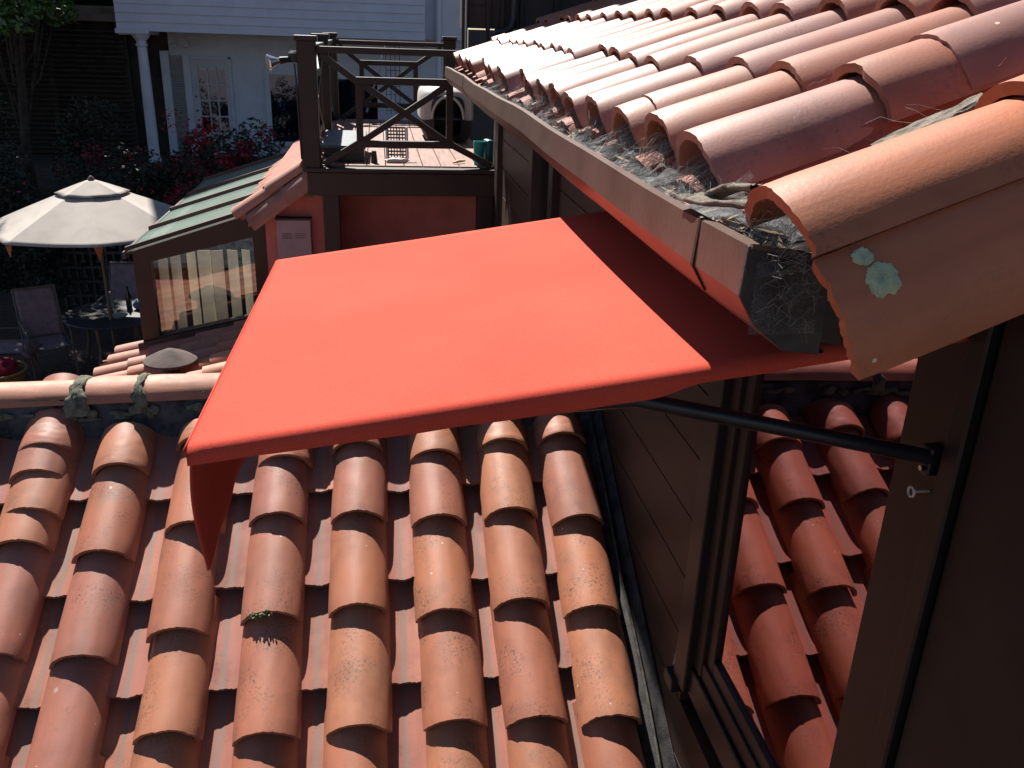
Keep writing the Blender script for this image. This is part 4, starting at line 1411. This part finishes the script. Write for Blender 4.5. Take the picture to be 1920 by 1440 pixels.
lump((-4.84, 11.14, .47), .27, .26, .10, 2.3, g)
tag(g.build('crimson_cushion', M['cushion'], smooth=80), 'crumpled crimson cushion lying in the wicker basket', 'cushion')
# breeze block screen wall
sw = MB()
for i in range(9):
    for k in range(6):
        x0, z0 = -5.2 + .24 * i, .05 + .24 * k
        w_ = .035
        sw.box(x0, x0 + .24, 14.95, 15.05, z0, z0 + w_)
        sw.box(x0, x0 + w_, 14.952, 15.048, z0 + w_, z0 + .24)
        sw.box(x0 + .09, x0 + .18, 14.955, 15.045, z0 + .10, z0 + .13)
        sw.box(x0 + .12, x0 + .15, 14.957, 15.043, z0 + .131, z0 + .238)
sw.box(-5.2, -3.0, 14.93, 15.07, 1.49, 1.55)
tag(sw.build('screen_wall', M['block']), 'pierced grey breeze block screen wall behind the patio table', 'wall')
# dark slatted fence and beam at the back left
fn = thing('slat_fence', (-6.4, 21, 1.78), 'dark wooden slat fence left of the white house', 'fence')
g = MB()
for k in range(26):
    g.prism([(0, 0), (.05, .03), (.05, .06), (0, .03)], -8.6, -5.3, lambda u, v, t, k=k: (t, 21.0 - u, 1.8 + .10 * k + v))
g.build('slats', M['fence'], fn)
MB().box(-9.0, -4.45, 21.22, 21.27, 1.78, 4.7).build('backing', M['fence'], fn)  # dark panel added to keep light from showing through the slats
MB().box(-4.60, -4.45, 21.27, 27, 1.78, 4.38).build('side_backing', M['fence'], fn)  # added dark return of that panel beside the porch
for xx in (-8.5, -6.9, -5.35):
    MB().box(xx, xx + .1, 21.01, 21.11, 1.78, 4.6).build('post', M['fence'], fn)
MB().box(-8.8, -5.20, 20.9, 21.14, 4.53, 4.83).build('beam', M['beam'], fn, bevel=.01)


# ------------------------------------------------------------------ vegetation
def leaf_cloud(mb, c, rad, n, size, rr, squash=(1, 1, 1), hollow=.45):
    for _ in range(n):
        while True:
            d = Vector((rr.uniform(-1, 1), rr.uniform(-1, 1), rr.uniform(-1, 1)))
            if hollow < d.length <= 1: break
        p = Vector(c) + Vector((d.x * rad * squash[0], d.y * rad * squash[1], d.z * rad * squash[2]))
        a = Vector((rr.gauss(0, 1), rr.gauss(0, 1), rr.gauss(0, .6))).normalized()
        b = a.cross(Vector((rr.gauss(0, 1), rr.gauss(0, 1), rr.gauss(0, 1)))).normalized()
        L = size * rr.uniform(.6, 1.35)
        mb.quad(p - a * L, p + b * L * .45 + a * L * .1, p + a * L, p - b * L * .45 + a * L * .1)


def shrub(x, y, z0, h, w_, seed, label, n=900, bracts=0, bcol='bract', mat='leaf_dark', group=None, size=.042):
    rr = random.Random(seed)
    t = thing('flowering_shrub' if bracts else 'shrub', (x, y, z0), label, 'shrub', group)
    fo, fl_ = MB(), MB()
    k_n = 12
    spots = []
    for k in range(k_n):
        q = rr.uniform(0, 6.28)
        c = Vector((x + w_ * .55 * math.cos(q) * rr.random(), y + .35 * math.sin(q), z0 + h * (.25 + .66 * ((k + .5) / k_n))))
        spots.append(c)
        leaf_cloud(fo, c, w_ * rr.uniform(.26, .44), int(n * 1.45) // k_n, size, rr, (1, .8, .8))
    fo.build('foliage', M[mat], t)
    if bracts:
        for k in range(14):
            c = rr.choice(spots[5:]) + Vector((rr.uniform(-.3, .3) * w_, -.2 * w_, rr.uniform(.0, .45) * w_))
            leaf_cloud(fl_, c, w_ * rr.uniform(.12, .22), bracts // 14 + 1, size * .75, rr)
        fl_.build('blossom', M[bcol], t)
    s = MB()
    for k in range(4):
        s.path([(x + rr.uniform(-.1, .1), y + rr.uniform(-.05, .05), z0), spots[k] * .6 + Vector((x, y, z0)) * .4, spots[k]], [.03, .02, .008], 6)
    s.build('stem', M['trunk'], t, smooth=50)


def tree(x, y, z0, h, crad, seed, label, n=4000, mat='leaf_dark', size=.09, lean=(0, 0), nclump=14, group=None, crown_lo=.45):
    rr = random.Random(seed)
    t = thing('tree', (x, y, z0), label, 'tree', group)
    tk = MB()
    top = Vector((x + lean[0], y + lean[1], z0 + h * .8))
    mid = Vector((x + lean[0] * .3 + rr.uniform(-.1, .1), y + lean[1] * .3, z0 + h * .4))
    tk.path([(x, y, z0), mid, top], [.035 * h * .55, .026 * h * .5, .05], 10)
    cr_ = MB()
    for k in range(nclump):
        q = rr.uniform(0, 6.28)
        rad = crad * math.sqrt(rr.random()) * .8
        zz = z0 + h * rr.uniform(crown_lo, 1)
        c = Vector((x + lean[0] * .8 + rad * math.cos(q), y + lean[1] * .8 + rad * math.sin(q), zz))
        leaf_cloud(cr_, c, crad * rr.uniform(.28, .48), n // nclump, size, rr, (1, 1, .75))
        tk.path([mid.lerp(top, rr.random()), (mid + c) / 2 + Z * .1, c], [.03, .02, .008], 6)
    tk.build('trunk', M['trunk'], t, smooth=50)
    cr_.build('crown', M[mat], t)


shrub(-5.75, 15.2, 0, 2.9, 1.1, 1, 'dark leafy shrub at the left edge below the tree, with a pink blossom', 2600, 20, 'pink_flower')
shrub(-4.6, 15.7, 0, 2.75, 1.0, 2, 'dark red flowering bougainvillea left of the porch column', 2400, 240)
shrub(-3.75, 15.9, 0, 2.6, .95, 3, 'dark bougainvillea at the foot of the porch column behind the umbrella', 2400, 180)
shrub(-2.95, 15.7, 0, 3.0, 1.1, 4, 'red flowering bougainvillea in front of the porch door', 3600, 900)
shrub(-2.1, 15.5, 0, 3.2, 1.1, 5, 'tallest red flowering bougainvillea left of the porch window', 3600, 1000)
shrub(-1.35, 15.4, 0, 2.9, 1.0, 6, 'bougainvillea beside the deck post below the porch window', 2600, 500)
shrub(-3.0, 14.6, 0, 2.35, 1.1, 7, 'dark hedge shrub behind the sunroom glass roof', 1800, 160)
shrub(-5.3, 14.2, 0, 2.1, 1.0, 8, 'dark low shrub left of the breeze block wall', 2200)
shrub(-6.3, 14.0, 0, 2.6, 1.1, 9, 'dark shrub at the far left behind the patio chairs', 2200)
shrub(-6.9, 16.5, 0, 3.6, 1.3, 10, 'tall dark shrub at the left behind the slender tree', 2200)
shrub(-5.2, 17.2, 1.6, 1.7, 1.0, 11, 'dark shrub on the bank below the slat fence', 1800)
# slender tree at the top left, leaves caught by the sun
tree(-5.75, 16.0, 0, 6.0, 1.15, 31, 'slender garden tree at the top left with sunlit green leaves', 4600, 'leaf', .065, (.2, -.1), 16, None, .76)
BT = 'dark trees behind the slat fence'
for k, (x, y, h, r_) in enumerate(((-8.2, 18.5, 9, 2.0), (-10.5, 20, 12, 2.6), (-6.6, 23.5, 9, 2.4), (-9, 25, 13, 3.2), (-12.6, 24, 14, 3.2), (-7.6, 22.0, 8.5, 2.0), (-5.9, 26, 10, 2.6), (-11.5, 29, 15, 4.0), (-7.5, 29, 12, 3.6))):
    tree(x, y, 0 if y < 16.6 else 1.7, h, r_, 50 + k, 'one of the tall dark evergreen trees behind the slat fence', 5200, 'leaf_dark', .17, (0, 0), 22, BT, .18)
